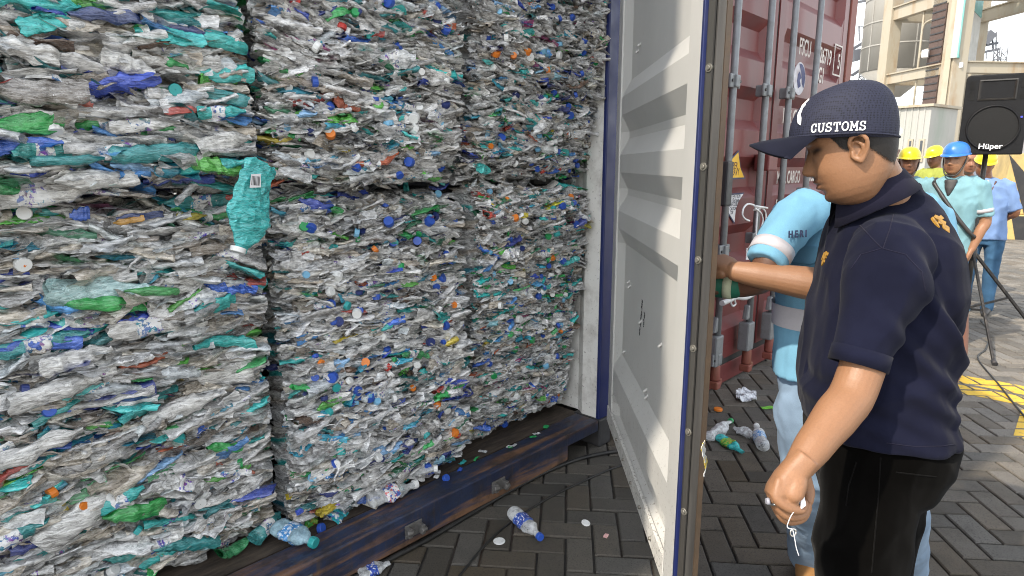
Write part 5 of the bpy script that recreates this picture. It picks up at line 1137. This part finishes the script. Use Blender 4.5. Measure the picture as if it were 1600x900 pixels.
MB().cyl(st+zup*.25, st+zup*1.18, .026, 16).build('outer_pole', M_POLE, stand); MB().cyl(st+zup*1.18, sp0-zup*.305-sf*.02, .019, 16).build('inner_pole', M_POLE, stand)
b = MB(); b.cyl(st+zup*1.10, st+zup*1.20, .034, 16); b.cyl(st+zup*1.15, st+zup*1.15+sr*.07, .010, 8); b.build('clamp_collar', M_DARK, stand); b = MB(); b.cyl(st+zup*.70, st+zup*.80, .036, 16); b.build('leg_collar', M_DARK, stand); MB().cyl(st+zup*.24, st+zup*.31, .034, 14).build('lower_collar', M_DARK, stand)
ft0 = gnd(1552, 570); ld_ = Vector((ft0.x-st.x, ft0.y-st.y, 0)); 
for k in range(3):
    d = Matrix.Rotation(k*2*math.pi/3, 3, 'Z') @ ld_; f_ = st+d+zup*.02; b = MB(); b.bar(st+d.normalized()*.035+zup*.75, f_, .018, .026); lg = b.build('leg', M_POLE, stand, .004)
    MB().bar(st+d.normalized()*.035+zup*.275, (st+zup*.75).lerp(f_, .55), .012, .018).build('brace', M_POLE, lg); MB().cyl(f_-d.normalized()*.01+zup*.01, f_+d.normalized()*.035-zup*.006, .019, 12).build('rubber_foot', M_DARK, lg)
# ------------------------------------------------------------------ striped concrete block
M_CONC = paint('yellow_painted_concrete', (.46, .33, .12), .8, (.22, .17, .10), .7, 1.6, bump=.3); M_BLK = paint('black_painted_concrete', (.022, .022, .024), .75, (.10, .09, .08), .5, 2.5, bump=.3)
p0 = gnd(1553, 373); bu = (gnd(1600, 375)-p0); bu.normalize(); bn = Vector((bu.y, -bu.x, 0)); 
if bn.dot(Vector(CAM)-p0) < 0: bn = -bn
blk = empty('concrete_block', p0+bu*2, 'big concrete block painted with yellow and black diagonal stripes', 'barrier')
BHH = at(1555, 240, (p0-Vector(CAM)).dot(Vector(FW))).z; kz = .50
MB().prism([(0, kz), (5.2, kz), (5.2, BHH), (.12, BHH)], p0+bn*(-.10), bu, zup, -bn*1.6).build('upper_block', M_CONC, blk, .03)
MB().prism([(0, -.02), (5.2, -.02), (5.2, kz-.003), (0, kz-.003)], p0, bu, zup, -bn*1.8).build('plinth', M_CONC, blk, .03)
for k in range(5):
    x0 = -.9+k*1.25; q = [(x0+1.35, kz+.01), (x0+1.95, kz+.01), (x0+.75, BHH-.01), (x0+.15, BHH-.01)]; q = [(max(a, .06), c_) for a, c_ in q]
    MB().prism(q, p0+bn*(-.10), bu, zup, bn*.004).build('black_stripe', M_BLK, blk)
    x0 = .35+k*1.1; MB().prism([(x0, 0), (x0+.45, 0), (x0+.62, kz-.02), (x0-.12, kz-.02)], p0, bu, zup, bn*.004).build('black_stripe', M_BLK, blk)
# ------------------------------------------------------------------ cream steel tower with a silo, a sign board and a cable run
M_CREAM = NT('cream_steel'); p = M_CREAM.pos(); ps = M_CREAM.pos((1, 1, .25)); c_ = M_CREAM.mix(M_CREAM.ramp(M_CREAM.noise(ps, 1.6, 6, .7), .50, .72, 0, .85), (.34, .30, .225), (.25, .14, .05)); M_CREAM = M_CREAM.set(M_CREAM.mix(M_CREAM.ramp(M_CREAM.noise(p, .6, 4), .4, .7, 0, .5), c_, (.37, .34, .285)), .6)
M_SILO = paint('silo_sheet', (.30, .29, .265), .55, (.18, .15, .11), .35, .5, stretch=(1, 1, .3)); M_BROWN = paint('brown_cable_tray', (.085, .055, .045), .7, (.03, .02, .02), .6, 4); M_TEALP = paint('teal_sign_paint', (.12, .32, .30), .6, (.3, .35, .33), .4, 1.5); M_BOARD = paint('weathered_board', (.40, .40, .38), .7, (.24, .25, .24), .6, 1.2)
C2 = foot_at(1491, 100, 25.); C1 = foot_at(1387, 100, 28.75); tu = (C1-C2).normalized(); tv = Vector((tu.y, -tu.x, 0))
if tv.dot(RH) < 0: tv = -tv
tw = empty('steel_tower', C2, 'tall cream steel framed tower streaked with rust, behind the workers', 'tower')
def zat(py, P): 
    d_ = (P-Vector(CAM)); hd_ = math.hypot(d_.x, d_.y); px = 800+FPX*(d_.dot(RH))/max(d_.dot(DH), .1); r_ = ray(px, py); return CAM[2]+r_[2]*hd_/math.hypot(r_[0], r_[1])
DV = tv*4.2
for P, w_ in ((C2, .62), (C1, .55), (C2+DV, .6), (C1+DV, .55)): MB().bar(P, P+zup*13, w_, w_, tu).build('column', M_CREAM, tw, .02)
beamz = [(zat(100, C2), zat(116, C2)), (zat(-17, C2), zat(4, C2)), (zat(-17, C2)+3.0, zat(4, C2)+3.0)]
for zt, zb_ in beamz:
    for off_, a_, b_ in ((Vector((0,0,0)), C2, C1), (DV, C2, C1), (Vector((0,0,0)), C2, C2+DV), (Vector((0,0,0)), C1, C1+DV)):
        MB().bar(a_+off_+zup*(zt+zb_)/2, b_+off_+zup*(zt+zb_)/2, .30, zt-zb_).build('beam', M_CREAM, tw, .01); MB().bar(a_+off_+zup*(zt+.02), b_+off_+zup*(zt+.02), .46, .05).build('beam_flange', M_CREAM, tw)
sc_ = foot_at(1407, 60, 33.); b = MB(); zb_ = zat(104, foot_at(1407, 60, 31.)); b.cyl(sc_+zup*zb_, sc_+zup*14, 1.75, 48); silo = b.build('silo', M_SILO, tw)
for py in (66, 28, -12):
    z_ = zat(py, foot_at(1407, 60, 31.)); MB().cyl(sc_+zup*z_, sc_+zup*(z_+.07), 1.78, 48).build('silo_band', M_SILO, silo)
for a_ in range(10): d = Vector((math.cos(a_*.63), math.sin(a_*.63), 0)); MB().bar(sc_+d*1.755+zup*zb_, sc_+d*1.755+zup*14, .05, .03, d).build('silo_seam', M_SILO, silo)
MB().cyl(sc_+zup*(zb_-1.3), sc_+zup*zb_, .3, 32, 1.72).build('silo_hopper', M_SILO, silo)
q = C2+tu*.95; tray = MB().bar(q+zup*1.2, q+zup*13, .75, .30, tv).build('cable_tray', M_BROWN, tw, .02)
b = MB()
for k in range(40): b.bar(q-tv*.16+tu*(-.36)+zup*(1.4+k*.28), q-tv*.16+tu*.36+zup*(1.4+k*.28), .03, .05)
b.build('tray_rung', M_DARK, tray)
q = C2+tu*2.0; b = MB(); b.cyl(q+zup*.2, q+zup*13, .045, 10); b.build('pipe', M_CREAM, tw)
for py in (38, 82): z_ = zat(py, q); MB().tube(spline([q+zup*(z_-.35), q-tu*.2+zup*(z_-.05), q-tu*1.0+zup*z_]), .04, 8).build('pipe_branch', M_CREAM, tw)
q = C2+tu*1.25-tv*.30+zup*zat(87, C2+tu*1.25); MB().box(-.15, .15, -.12, .12, -.15, .15, Matrix.Translation(q)).build('junction_box', WHT, tw, .03)
A0 = at(1495, 90, 24.5); B0 = at(1523, 106, 27.4); su = Vector((B0.x-A0.x, B0.y-A0.y, 0)); sl0 = su.length; su.normalize(); sn = Vector((-su.y, su.x, 0)); 
if sn.dot(Vector(CAM)-A0) < 0: sn = -sn
sg = MB().prism([(0, 0), (sl0, 0), (sl0, 5.2), (0, 5.2)], A0, su, zup, -sn*.22).build('sign_board', M_BOARD, tw, .01)
MB().prism([(.1, 2.05), (sl0-.1, 2.05), (sl0-.1, 5.1), (.1, 5.1)], A0, su, zup, sn*.02).build('sign_panel', M_TEALP, sg); MB().prism([(.0, 0), (sl0, 0), (sl0, .12), (0, .12)], A0, su, zup, sn*.05).build('sign_frame', M_TEALP, sg); MB().prism([(.0, .12), (.09, .12), (.09, 5.2), (0, 5.2)], A0, su, zup, sn*.05).build('sign_frame', M_TEALP, sg)
b = MB()
for (u0, u1, z_) in ((.4, 1.1, 1.62), (1.3, 1.9, 1.55), (.5, 1.0, 1.2), (1.2, 2.1, .92), (.4, .9, .55)): b.prism([(u0, z_), (u1, z_), (u1, z_+.12), (u0, z_+.12)], A0, su, zup, sn*.012)
b.build('faded_strip', paint('faded_print', (.26, .30, .29), .7, (.4, .4, .38), .5, 5), sg)
for k in (.15, sl0-.1): MB().bar(A0+su*k-sn*.3-zup*A0.z, A0+su*k-sn*.3+zup*9, .2, .2).build('sign_post', M_CREAM, sg)
for k in (.5, 1.6): MB().box(-.22, .22, -.12, .12, -.1, .1, Matrix.Translation(A0+su*k+sn*.05-zup*.25)).build('flood_lamp', WHT, sg, .02)
# ------------------------------------------------------------------ cabin, far masts, shed
M_WALL = paint('pale_cabin_wall', (.33, .325, .30), .6, (.20, .30, .22), .4, .8, stretch=(1, 1, .4)); M_GLASS = paint('dark_window', (.04, .05, .06), .1, (.08, .08, .08), .3, 3)
K0 = foot_at(1376, 200, 23.5); K1 = foot_at(1452, 200, 22.2); ku = (K1-K0); kl = ku.length; ku.normalize(); kn = Vector((-ku.y, ku.x, 0))
if kn.dot(Vector(CAM)-K0) < 0: kn = -kn
zc_ = zat(172, K0); cab_ = empty('site_cabin', (K0+K1)/2, 'pale cabin with small windows under the cream tower', 'cabin')
wl_ = MB().prism([(0, 0), (kl, 0), (kl, zc_), (0, zc_)], K0, ku, zup, -kn*2.2).build('wall', M_WALL, cab_, .02); MB().prism([(-.1, zc_+.002), (kl+.1, zc_+.002), (kl+.1, zc_+.09), (-.1, zc_+.09)], K0+kn*.12, ku, zup, -kn*2.45).build('roof', M_CREAM, cab_)
for (a_, b_, z0_, z1_) in ((.18, .30, 1.75, 2.5), (.62, .72, 1.6, 2.4), (.84, .95, 1.6, 2.4)):
    f_ = MB().prism([(kl*a_, z0_), (kl*b_, z0_), (kl*b_, z1_), (kl*a_, z1_)], K0, ku, zup, kn*.05).build('window', M_CREAM, cab_); MB().prism([(kl*a_+.05, z0_+.06), (kl*b_-.05, z0_+.06), (kl*b_-.05, z1_-.06), (kl*a_+.05, z1_-.06)], K0+kn*.05, ku, zup, kn*.01).build('pane', M_GLASS, f_)
b = MB()
for k in range(1, 8): b.bar(K0+ku*kl*k/8+kn*.01, K0+ku*kl*k/8+kn*.01+zup*zc_, .05, .03, kn)
b.build('wall_rib', M_WALL, cab_); MB().prism([(kl*.36, .02), (kl*.47, .02), (kl*.47, 2.05), (kl*.36, 2.05)], K0, ku, zup, kn*.04).build('door', M_BROWN, cab_)
M_FAR = paint('far_dark_steel', (.10, .105, .12), .7, (.16, .16, .17), .3, .5)
def mast(px, py_top, dep, w, label, arms):
    f_ = foot_at(px, 200, dep); z1_ = zat(py_top, f_); r = empty('lattice_mast', f_, label, 'mast'); b = MB(); h = w/2
    L4 = [(-h, -h), (h, -h), (h, h), (-h, h)]
    for a_, c_ in L4: b.bar(f_+RH*a_+DH*c_, f_+RH*a_+DH*c_+zup*z1_, .12, .12)
    k = 0; z_ = 0
    while z_ < z1_-w:
        for i in range(4): a_, c_ = L4[i], L4[(i+1) % 4]; b.bar(f_+RH*a_[0]+DH*a_[1]+zup*z_, f_+RH*c_[0]+DH*c_[1]+zup*(z_+w), .07, .07); b.bar(f_+RH*a_[0]+DH*a_[1]+zup*z_, f_+RH*c_[0]+DH*c_[1]+zup*z_, .07, .07)
        z_ += w
    b.build('lattice_tower', M_FAR, r)
    for (px0, py0, px1, py1, t_) in arms:
        q0 = at(px0, py0, dep); q1 = at(px1, py1, dep); MB().bar(q0, q1, t_, t_).build('arm', M_FAR, r)
    return r
mast(1346, 62, 70., 1.1, 'dark far lattice mast with side arms between the red container and the tower', ((1330, 78, 1350, 66, .3), (1331, 118, 1352, 104, .3), (1330, 88, 1341, 86, 1.2), (1342, 40, 1343, 64, .15), (1350, 40, 1349, 64, .15), (1342, 42, 1350, 42, .12), (1336, 4, 1354, 1, .25)))
mast(1547, 78, 75., .9, 'dark far mast with a cluster of platforms beyond the sign board', ((1534, 72, 1559, 67, .3), (1534, 82, 1560, 77, .3), (1536, 56, 1546, 64, 1.4), (1550, 50, 1552, 80, .15), (1557, 50, 1556, 80, .15), (1541, 92, 1541, 80, .12), (1553, 98, 1553, 78, .12), (1558, 98, 1559, 78, .12)))
S0 = foot_at(1560, 230, 62.); S1 = foot_at(1900, 230, 48.); xu = (S1-S0); xl = xu.length; xu.normalize(); xn = Vector((-xu.y, xu.x, 0))
if xn.dot(Vector(CAM)-S0) < 0: xn = -xn
shd = empty('warehouse', (S0+S1)/2, 'long pale blue grey warehouse far beyond the striped block', 'warehouse'); zs = zat(150, S0)
MB().prism([(0, 0), (xl, 0), (xl, zs), (0, zs)], S0, xu, zup, -xn*14).build('wall', paint('pale_blue_sheet', (.40, .46, .52), .6, (.3, .33, .36), .4, .3), shd); MB().prism([(-.3, zs+.01), (xl+.3, zs+.01), (xl+.3, zs+.4), (-.3, zs+.4)], S0+xn*.4, xu, zup, -xn*15).build('roof', M_FAR, shd)
for k in range(6): MB().prism([(2+k*6, .02), (5.5+k*6, .02), (5.5+k*6, 4.2), (2+k*6, 4.2)], S0, xu, zup, xn*.06).build('roller_door', paint('grey_roller_door', (.25, .24, .24), .6, amount=.3), shd)
S0 = foot_at(1180, 232, 95.); S1 = foot_at(1610, 232, 80.); xu = (S1-S0); xl = xu.length; xu.normalize()
row = 0
for k in range(9):
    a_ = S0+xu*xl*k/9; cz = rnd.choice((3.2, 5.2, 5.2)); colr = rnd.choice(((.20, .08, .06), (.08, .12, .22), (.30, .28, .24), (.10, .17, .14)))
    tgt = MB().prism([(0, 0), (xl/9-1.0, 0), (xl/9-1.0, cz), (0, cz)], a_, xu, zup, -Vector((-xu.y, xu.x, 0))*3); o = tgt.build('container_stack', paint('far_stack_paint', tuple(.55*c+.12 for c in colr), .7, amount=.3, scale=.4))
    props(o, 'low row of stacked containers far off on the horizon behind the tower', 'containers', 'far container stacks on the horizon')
# ------------------------------------------------------------------ loose bottles, caps and scraps
def lathe_bottle(L, r, crush, seed, flat=1.):
    """creased drinks bottle lying along +x from its base; returns V, F, and u of every vertex"""
    rg = np.random.default_rng(seed); nu, nv = 34, 22
    u = np.linspace(0, 1, nu); pr = np.interp(u, [0, .02, .05, .22, .25, .30, .55, .60, .66, .84, .90, .905, .93, 1], [.0, .82, .98, 1, .93, 1, 1, .93, .98, .46, .40, .46, .40, .40])
    t = np.linspace(0, 2*np.pi, nv, endpoint=False); V = np.concatenate([np.stack([np.full(nv, u[i]*L), r*pr[i]*np.cos(t), r*pr[i]*np.sin(t)*flat], 1) for i in range(nu)])
    k = np.clip(1-np.abs(V[:, 0]/L-.45)*1.7, 0, 1)[:, None]; V = V+(fold_noise(V/L, rg, .05, 3.5, 6)+fold_noise(V/L, rg, .02, 10, 5))*L*crush*k
    F = np.array([(i*nv+j, i*nv+(j+1) % nv, (i+1)*nv+(j+1) % nv, (i+1)*nv+j) for i in range(nu-1) for j in range(nv)]); return V, F, np.repeat(u, nv), nv
PET = {'clear': clear_plastic('clear_pet', (.72, .74, .75), .42), 'teal': clear_plastic('teal_pet', (.04, .50, .50), .62), 'green': clear_plastic('green_pet', (.03, .34, .08), .72), 'sky': clear_plastic('pale_blue_pet', (.40, .60, .70), .5)}
def printed(name, a, b_, c_=(.75, .75, .75), sc_=60):
    m = NT(name); p = m.obj(); x = m.mix(m.ramp(m.noise(p, sc_, 3, .6), .5, .54), a, b_); x = m.mix(m.ramp(m.noise(p, sc_*1.7, 3, .6), .57, .6), x, c_); m.bump(m.noise(p, 60, 4), .3, .003); return m.set(x, .3, 0, .5)
LBL = {'navy': printed('navy_label', (.02, .05, .30), (.05, .12, .45)), 'sky': printed('sky_label', (.06, .25, .55), (.5, .62, .75)), 'white': printed('white_label', (.7, .7, .7), (.05, .12, .4), (.6, .1, .08)), 'green': printed('green_label', (.06, .36, .06), (.3, .5, .08), (.6, .08, .05)), 'tealw': printed('teal_white_label', (.03, .33, .38), (.7, .72, .72), (.08, .15, .5), 40)}
def loose_bottle(base, tip, r, tint, cap, lab, crush, seed, label, flat=.8, group=None, name='plastic_bottle', cat='bottle', up=None, uw=(.30, .60)):
    base = Vector(base); tip = Vector(tip); L = (tip-base).length; x = (tip-base)/L; upv = Vector(up) if up is not None else Vector((0, 0, 1)); y = upv.cross(x).normalized(); z = x.cross(y)
    M = np.array([x, y, z]).T; V, F, u, nv = lathe_bottle(L*.97, r, crush, seed, flat); root = empty(name, base, label, cat, group)
    off = z*r*flat*.92 if up is None else Vector((0, 0, 0)); W = V@M.T+np.array(off)
    link_mesh('bottle_body', np_mesh('bottle_body', W, F, PET[tint], True), root)
    if lab:
        sel = (u >= uw[0]) & (u <= uw[1]); us = np.unique(u[sel]); idx = np.where(sel)[0]; Vl = V[idx].copy(); c0 = np.array([0, 0, 0]); Vl[:, 1:] *= 1.02
        n_ = len(us); Fl = np.array([(i*nv+j, i*nv+(j+1) % nv, (i+1)*nv+(j+1) % nv, (i+1)*nv+j) for i in range(n_-1) for j in range(nv)]); link_mesh('bottle_label', np_mesh('bottle_label', Vl@M.T+np.array(off), Fl, LBL[lab], True), root)
    if cap:
        o = link_mesh('bottle_cap', CAPM[cap], root, off+x*L*.93); s = r*.47/.0155; o.scale = (s, s, s); o.rotation_euler = x.to_track_quat('Z', 'Y').to_euler()
    return root
loose_bottle(gnd(800, 806), gnd(845, 849), .034, 'clear', 'blue', 'navy', .55, 3, 'clear bottle with navy label and blue cap lying alone on the paving')
loose_bottle(gnd(1192, 707), gnd(1181, 671), .036, 'clear', 'white', 'sky', .5, 8, 'clear bottle with sky blue label and white cap on the shaded paving')
loose_bottle(gnd(1104, 690), gnd(1143, 661), .034, 'clear', 'green', None, 1.5, 5, 'crumpled clear bottle with a green cap near the open door edge', .6)
loose_bottle(gnd(1122, 686), gnd(1161, 712), .036, 'teal', None, 'green', 1.6, 6, 'torn green bottle without a cap on the shaded paving', .5)
loose_bottle(gnd(1177, 686), gnd(1146, 672), .033, 'clear', None, None, 1.8, 7, 'squashed clear bottle without label lying against the sky blue labelled one', .55)
SZ = .158
loose_bottle(gnd(432, 832, SZ+.02), gnd(490, 858, SZ), .042, 'sky', 'teal', 'sky', 1.6, 9, 'crushed pale blue bottle with a teal cap near the corner of the sill', .7)
loose_bottle(gnd(520, 770, SZ+.05), gnd(452, 806, SZ+.03), .030, 'green', 'white', None, .9, 10, 'dark green bottle with a white cap sticking out over the floor', .8)
loose_bottle(gnd(600, 742, SZ+.05), gnd(683, 738, SZ+.04), .033, 'clear', 'white', None, 1.2, 11, 'flattened clear bottle with a white cap at the foot of the middle bale', .6)
loose_bottle(gnd(625, 742, SZ+.01), gnd(690, 742, SZ+.0), .028, 'clear', None, 'navy', 1.1, 12, 'long blue labelled bottle pressed under the foot of the middle bale', .6, uw=(.05, .85))
loose_bottle(gnd(575, 792, SZ+.01), gnd(650, 765, SZ), .040, 'clear', 'white', 'white', 1.8, 13, 'crumpled clear bottle with white label on the edge of the floor', .7)
loose_bottle(gnd(560, 905), gnd(610, 885), .030, 'clear', None, 'navy', 1.6, 14, 'crushed clear bottle on the paving at the bottom edge of the photo', .6)
# hanging teal bottle
def hanging_bottle():
    rg = np.random.default_rng(5); nu, nv = 60, 26; a0 = onY(413, 256, -.02); a1 = onY(371, 393, -.045); L = (a1-a0).length; x = (a1-a0)/L; yv = Vector((.15, -1, .1)); yv = (yv-x*yv.dot(x)).normalized(); w = x.cross(yv)
    u = np.linspace(0, 1, nu); pr = np.interp(u, [0, .04, .15, .32, .48, .62, .74, .84, .92, .925, 1], [.55, .70, .62, .70, .80, .98, .80, .46, .34, .27, .27])*L*.27; tt = np.linspace(0, 2*np.pi, nv, endpoint=False)
    V = np.concatenate([np.stack([np.full(nv, u[i]*L), pr[i]*np.cos(tt)*(.22+.5*max(0, u[i]-.8)/.2*.9), pr[i]*np.sin(tt)+L*.035*math.sin(u[i]*5+.5)], 1) for i in range(nu)])
    k = np.clip((.93-V[:, 0]/L)*6, 0, 1)[:, None]; V = V+(fold_noise(V/L, rg, .030, 3.5, 6)+fold_noise(V/L, rg, .022, 8, 7)+fold_noise(V/L, rg, .009, 19, 6))*L*k
    F = np.array([(i*nv+j, i*nv+(j+1) % nv, (i+1)*nv+(j+1) % nv, (i+1)*nv+j) for i in range(nu-1) for j in range(nv)]); M = np.array([x, yv, w]).T
    root = empty('plastic_bottle', a0, 'flattened teal bottle with a white cap hanging neck down over the left bales', 'bottle')
    link_mesh('bottle_body', np_mesh('bottle_body', V@M.T, F, M_PL, False, np.tile([.008, .50, .49, 0.], (len(V), 1))), root)
    b = MB(); b.cyl(a0+x*L*.955, a0+x*L*1.01, L*.27*.30, 20); b.build('bottle_cap', M_CAP['white'], root, .001); return root
hanging_bottle()
# the heap of crushed bottles that has slid out over the sill
HEAP = ((452, 772, .05, 40, .15, (.72, .72, .70), 'grey white crushed bottle at the left end of the heap on the sill'), (486, 768, .05, -20, .16, (.02, .36, .34), 'flattened teal bottle at the left of the heap on the sill'), (512, 782, .02, 15, .17, (.66, .68, .70), 'flattened clear bottle in the front of the heap on the sill'),
    (548, 758, .05, 30, .15, (.74, .74, .73), 'whitish crushed bottle on top of the heap on the sill'), (566, 778, .02, -35, .14, (.06, .16, .55), 'blue crushed bottle in the middle of the heap on the sill'), (604, 760, .04, 10, .16, (.76, .76, .75), 'milky crushed bottle right of the middle of the heap on the sill'), (628, 752, .02, 45, .13, (.03, .42, .40), 'small teal crushed bottle at the right of the heap on the sill'), (655, 728, .05, 20, .14, (.70, .70, .69), 'grey crushed bottle at the right end of the heap on the sill'), (420, 828, .03, 25, .15, (.02, .30, .30), 'dark teal crushed bottle at the foot of the lower left bale'), (365, 858, .02, 28, .16, (.03, .36, .12), 'green crushed bottle at the foot of the lower left bale'), (690, 715, .03, 10, .12, (.05, .14, .50), 'small blue crushed bottle under the lower right bale'))
for i, (px, py, h_, a_, L_, c_, lab_) in enumerate(HEAP):
    rg = np.random.default_rng(300+i); V, F, lb = v_bottle(rg); R_ = rotm(rg.normal(.3, .5), rg.normal(-.15, .2), math.radians(a_)); P = (V*np.array([1, .95, 1.5])*L_)@R_.T; P[:, 2] -= P[:, 2].min(); cc = np.ones((len(P), 4)); cc[:, :3] = c_; cc[:, 3] = lb*(i % 3 == 2)
    o = link_mesh('crushed_bottle', np_mesh('crushed_bottle', P, F, M_PL, True, cc), None, gnd(px, py+10, SZ)+zup*(h_ if h_ > .03 else .002)); props(o, lab_, 'bottle')
q = onY(399, 283, -.052); bc = MB(); bc.prism([(-.016, -.02), (.018, -.016), (.014, .022), (-.014, .018)], q, (1, .1, -.1), (.15, 0, 1), (0, -.0015, 0)); hb = bc.build('barcode_label', WHT, None)
teal = [o for o in bpy.data.objects if o.get('label', '').startswith('flattened teal bottle')][0]; hb.parent = teal; hb.location = -Vector(teal.location)
bc = MB()
for k in range(7): bc.prism([(-.012+k*.0038, -.012), (-.0105+k*.0038+.0006*(k % 3), -.012), (-.0105+k*.0038, .014), (-.012+k*.0038, .014)], q-Vector((0, .0016, 0)), (1, .1, -.1), (.15, 0, 1), (0, -.0006, 0))
o = bc.build('barcode_lines', M_DARK, None); o.parent = teal; o.location = -Vector(teal.location)
# squashed wrappers and pouches on the edge of the floor
def wrapper(c, L, W, rz, mat, seed, label, name='plastic_wrapper', cat='wrapper', tilt=(0, 0), amp=1., thick=.004):
    rg = np.random.default_rng(seed); n, m_ = 22, 12; U, Wv = np.meshgrid(np.linspace(-.5, .5, n), np.linspace(-.5, .5, m_), indexing='ij'); P = np.stack([U.ravel()*L, Wv.ravel()*W*(1-.35*np.abs(U.ravel())), np.zeros(U.size)], 1)
    P += (fold_noise(P/L, rg, .10, 2.5, 6)+fold_noise(P/L, rg, .05, 7, 6))*L*amp; P[:, 2] -= P[:, 2].min(); Q = P+np.array([0, 0, thick]); F = [(i*m_+k, (i+1)*m_+k, (i+1)*m_+k+1, i*m_+k+1) for i in range(n-1) for k in range(m_-1)]; N = n*m_
    F2 = [(N+a, N+d, N+c_, N+b_) for a, b_, c_, d in F]; rim = [i*m_ for i in range(n)]+[(n-1)*m_+k for k in range(1, m_)]+[i*m_+m_-1 for i in range(n-2, -1, -1)]+[k for k in range(m_-2, 0, -1)]
    F3 = [(rim[i], rim[(i+1) % len(rim)], N+rim[(i+1) % len(rim)], N+rim[i]) for i in range(len(rim))]; R = rotm(tilt[0], tilt[1], rz); o = link_mesh(name, np_mesh(name, np.concatenate([P, Q])@R.T, np.array(F+F2+F3), mat, False), None, Vector(c)); return props(o, label, cat)
wrapper(gnd(478, 812, SZ), .16, .07, 1.0, LBL['green'], 31, 'bright green printed wrapper fallen on the container floor beside the dark green bottle', tilt=(.6, -.3))
wrapper(gnd(530, 800, SZ), .15, .10, .5, LBL['tealw'], 32, 'teal and white printed pouch leaning at the foot of the middle bale', tilt=(.7, .1))
wrapper(gnd(590, 768, SZ+.02), .14, .10, .2, PET['clear'], 33, 'crumpled clear sheet in the heap on the sill', tilt=(.5, .1), amp=1.4)
wrapper(gnd(1165, 622), .20, .13, .4, clear_plastic('white_film', (.70, .72, .76), .8), 34, 'crumpled white plastic film on the paving in front of the red container', 'plastic_film', 'film', amp=1.6)
wrapper(gnd(1206, 638), .14, .035, -.75, paint('lime_strip', (.16, .48, .05), .4, (.05, .2, .03), .3, 20), 35, 'narrow lime green strip on the paving beside the worker in jeans', 'plastic_strip', 'strip', amp=.3)
wrapper(gnd(947, 838), .03, .018, .3, paint('pink_scrap', (.70, .42, .40), .6, (.5, .1, .1), .4, 60), 36, 'tiny pink scrap on the paving near the bottom of the open door', 'plastic_scrap', 'scrap', amp=.5, thick=.002)
wrapper(at(1097, 716, 1.66), .10, .03, .2, printed('yellow_white_label', (.72, .72, .70), (.65, .48, .05), (.7, .7, .7), 18), 37, 'torn white and yellow label stuck on the edge of the open door', 'torn_label', 'label', tilt=(1.5, 1.3), amp=.35, thick=.0015)
def lid(px, py, z, key, label, r=.0155, h=.017, flip=False, rot=(0, 0, 0)):
    o = link_mesh('bottle_cap', cap_mesh('bottle_cap', M_CAP[key], r, h), None, gnd(px, py, z)); o.rotation_euler = rot; return props(o, label, 'cap')
lid(780, 846, .003, 'white', 'flat white disc lying on the paving left of the navy labelled bottle', .024, .004); lid(915, 818, .003, 'white', 'white bottle cap on the paving near the open door', .019, .007, rot=(.25, .1, 0)); lid(1122, 641, .003, 'orange', 'orange bottle cap on the paving beside the red container', .026, .014)
lid(499, 826, SZ, 'blue', 'dark blue cap on the container floor below the green wrapper', rot=(1.3, .2, .5), r=.019); lid(695, 748, SZ, 'blue', 'blue cap lying alone on the rusty edge of the floor', rot=(.9, .3, 0), r=.016); lid(527, 762, SZ+.03, 'orange', 'orange cap in the heap on the sill, under a grey ring', r=.026, rot=(1.2, 0, .4)); lid(506, 755, SZ+.02, 'white', 'white cap in the heap on the sill, left of the orange one', r=.02, rot=(1.3, .2, .3)); lid(470, 828, SZ, 'navy', 'navy cap beside the crushed pale blue bottle on the sill', r=.014, rot=(1.2, 0, 0))
b = MB(); P = [gnd(565, 788, SZ), gnd(588, 797, SZ), gnd(600, 778, SZ), gnd(578, 772, SZ)]; b.add(P+[v+zup*.02 for v in P], [(3,2,1,0), (0,1,5,4), (1,2,6,5), (2,3,7,6), (3,0,4,7), (4,5,6,7)]); props(b.build('plastic_tub', paint('dull_tub', (.52, .49, .42), .5, (.3, .25, .18), .5, 20), None, .004), 'crushed beige tub on the floor edge below the heap of bottles', 'tub')
# cables on the paving
M_CABLE = paint('black_cable', (.012, .012, .012), .5, (.05, .045, .04), .5, 20)
def cable(pxs, r, label): b_ = MB(); b_.tube(spline([gnd(a, c_, r+.002) for a, c_ in pxs], 10), r, 8); props(b_.build('cable', M_CABLE), label, 'cable')
cable(((470, 930), (552, 903), (620, 868), (680, 836), (740, 800), (800, 765), (860, 734), (920, 713), (990, 703), (1060, 708)), .010, 'thick black cable running along the foot of the blue sill')
cable(((690, 930), (715, 903), (752, 858), (790, 822), (850, 782), (900, 757), (960, 731), (1030, 712)), .0045, 'thin black cable on the paving, curving below the thick one')
cable(((1532, 500), (1546, 520), (1540, 545), (1528, 560), (1560, 600), (1610, 660), (1680, 720)), .006, 'thin black cable lying over the yellow road lines')
# scraps that have fallen between bale and sill
for k in range(16):
    rg = np.random.default_rng(100+k); t = rg.uniform(0, 1); p_ = gnd(470+t*390, 815-t*145+rg.uniform(-6, 12), SZ); kind = ['clear', 'green', 'white', 'blue', 'teal'][rg.integers(5)]
    nm = {'clear': 'colourless', 'green': 'green', 'white': 'white', 'blue': 'blue', 'teal': 'teal'}[kind]; mt = PET['clear'] if kind == 'clear' else M_CAP[kind]
    wrapper(p_, rg.uniform(.02, .05), rg.uniform(.012, .03), rg.uniform(0, 3), mt, 200+k, 'small plastic scrap on the dirty container floor along the foot of the bales', 'plastic_scrap', 'scrap', amp=.8, thick=.002)['group'] = 'scraps along the foot of the bales'
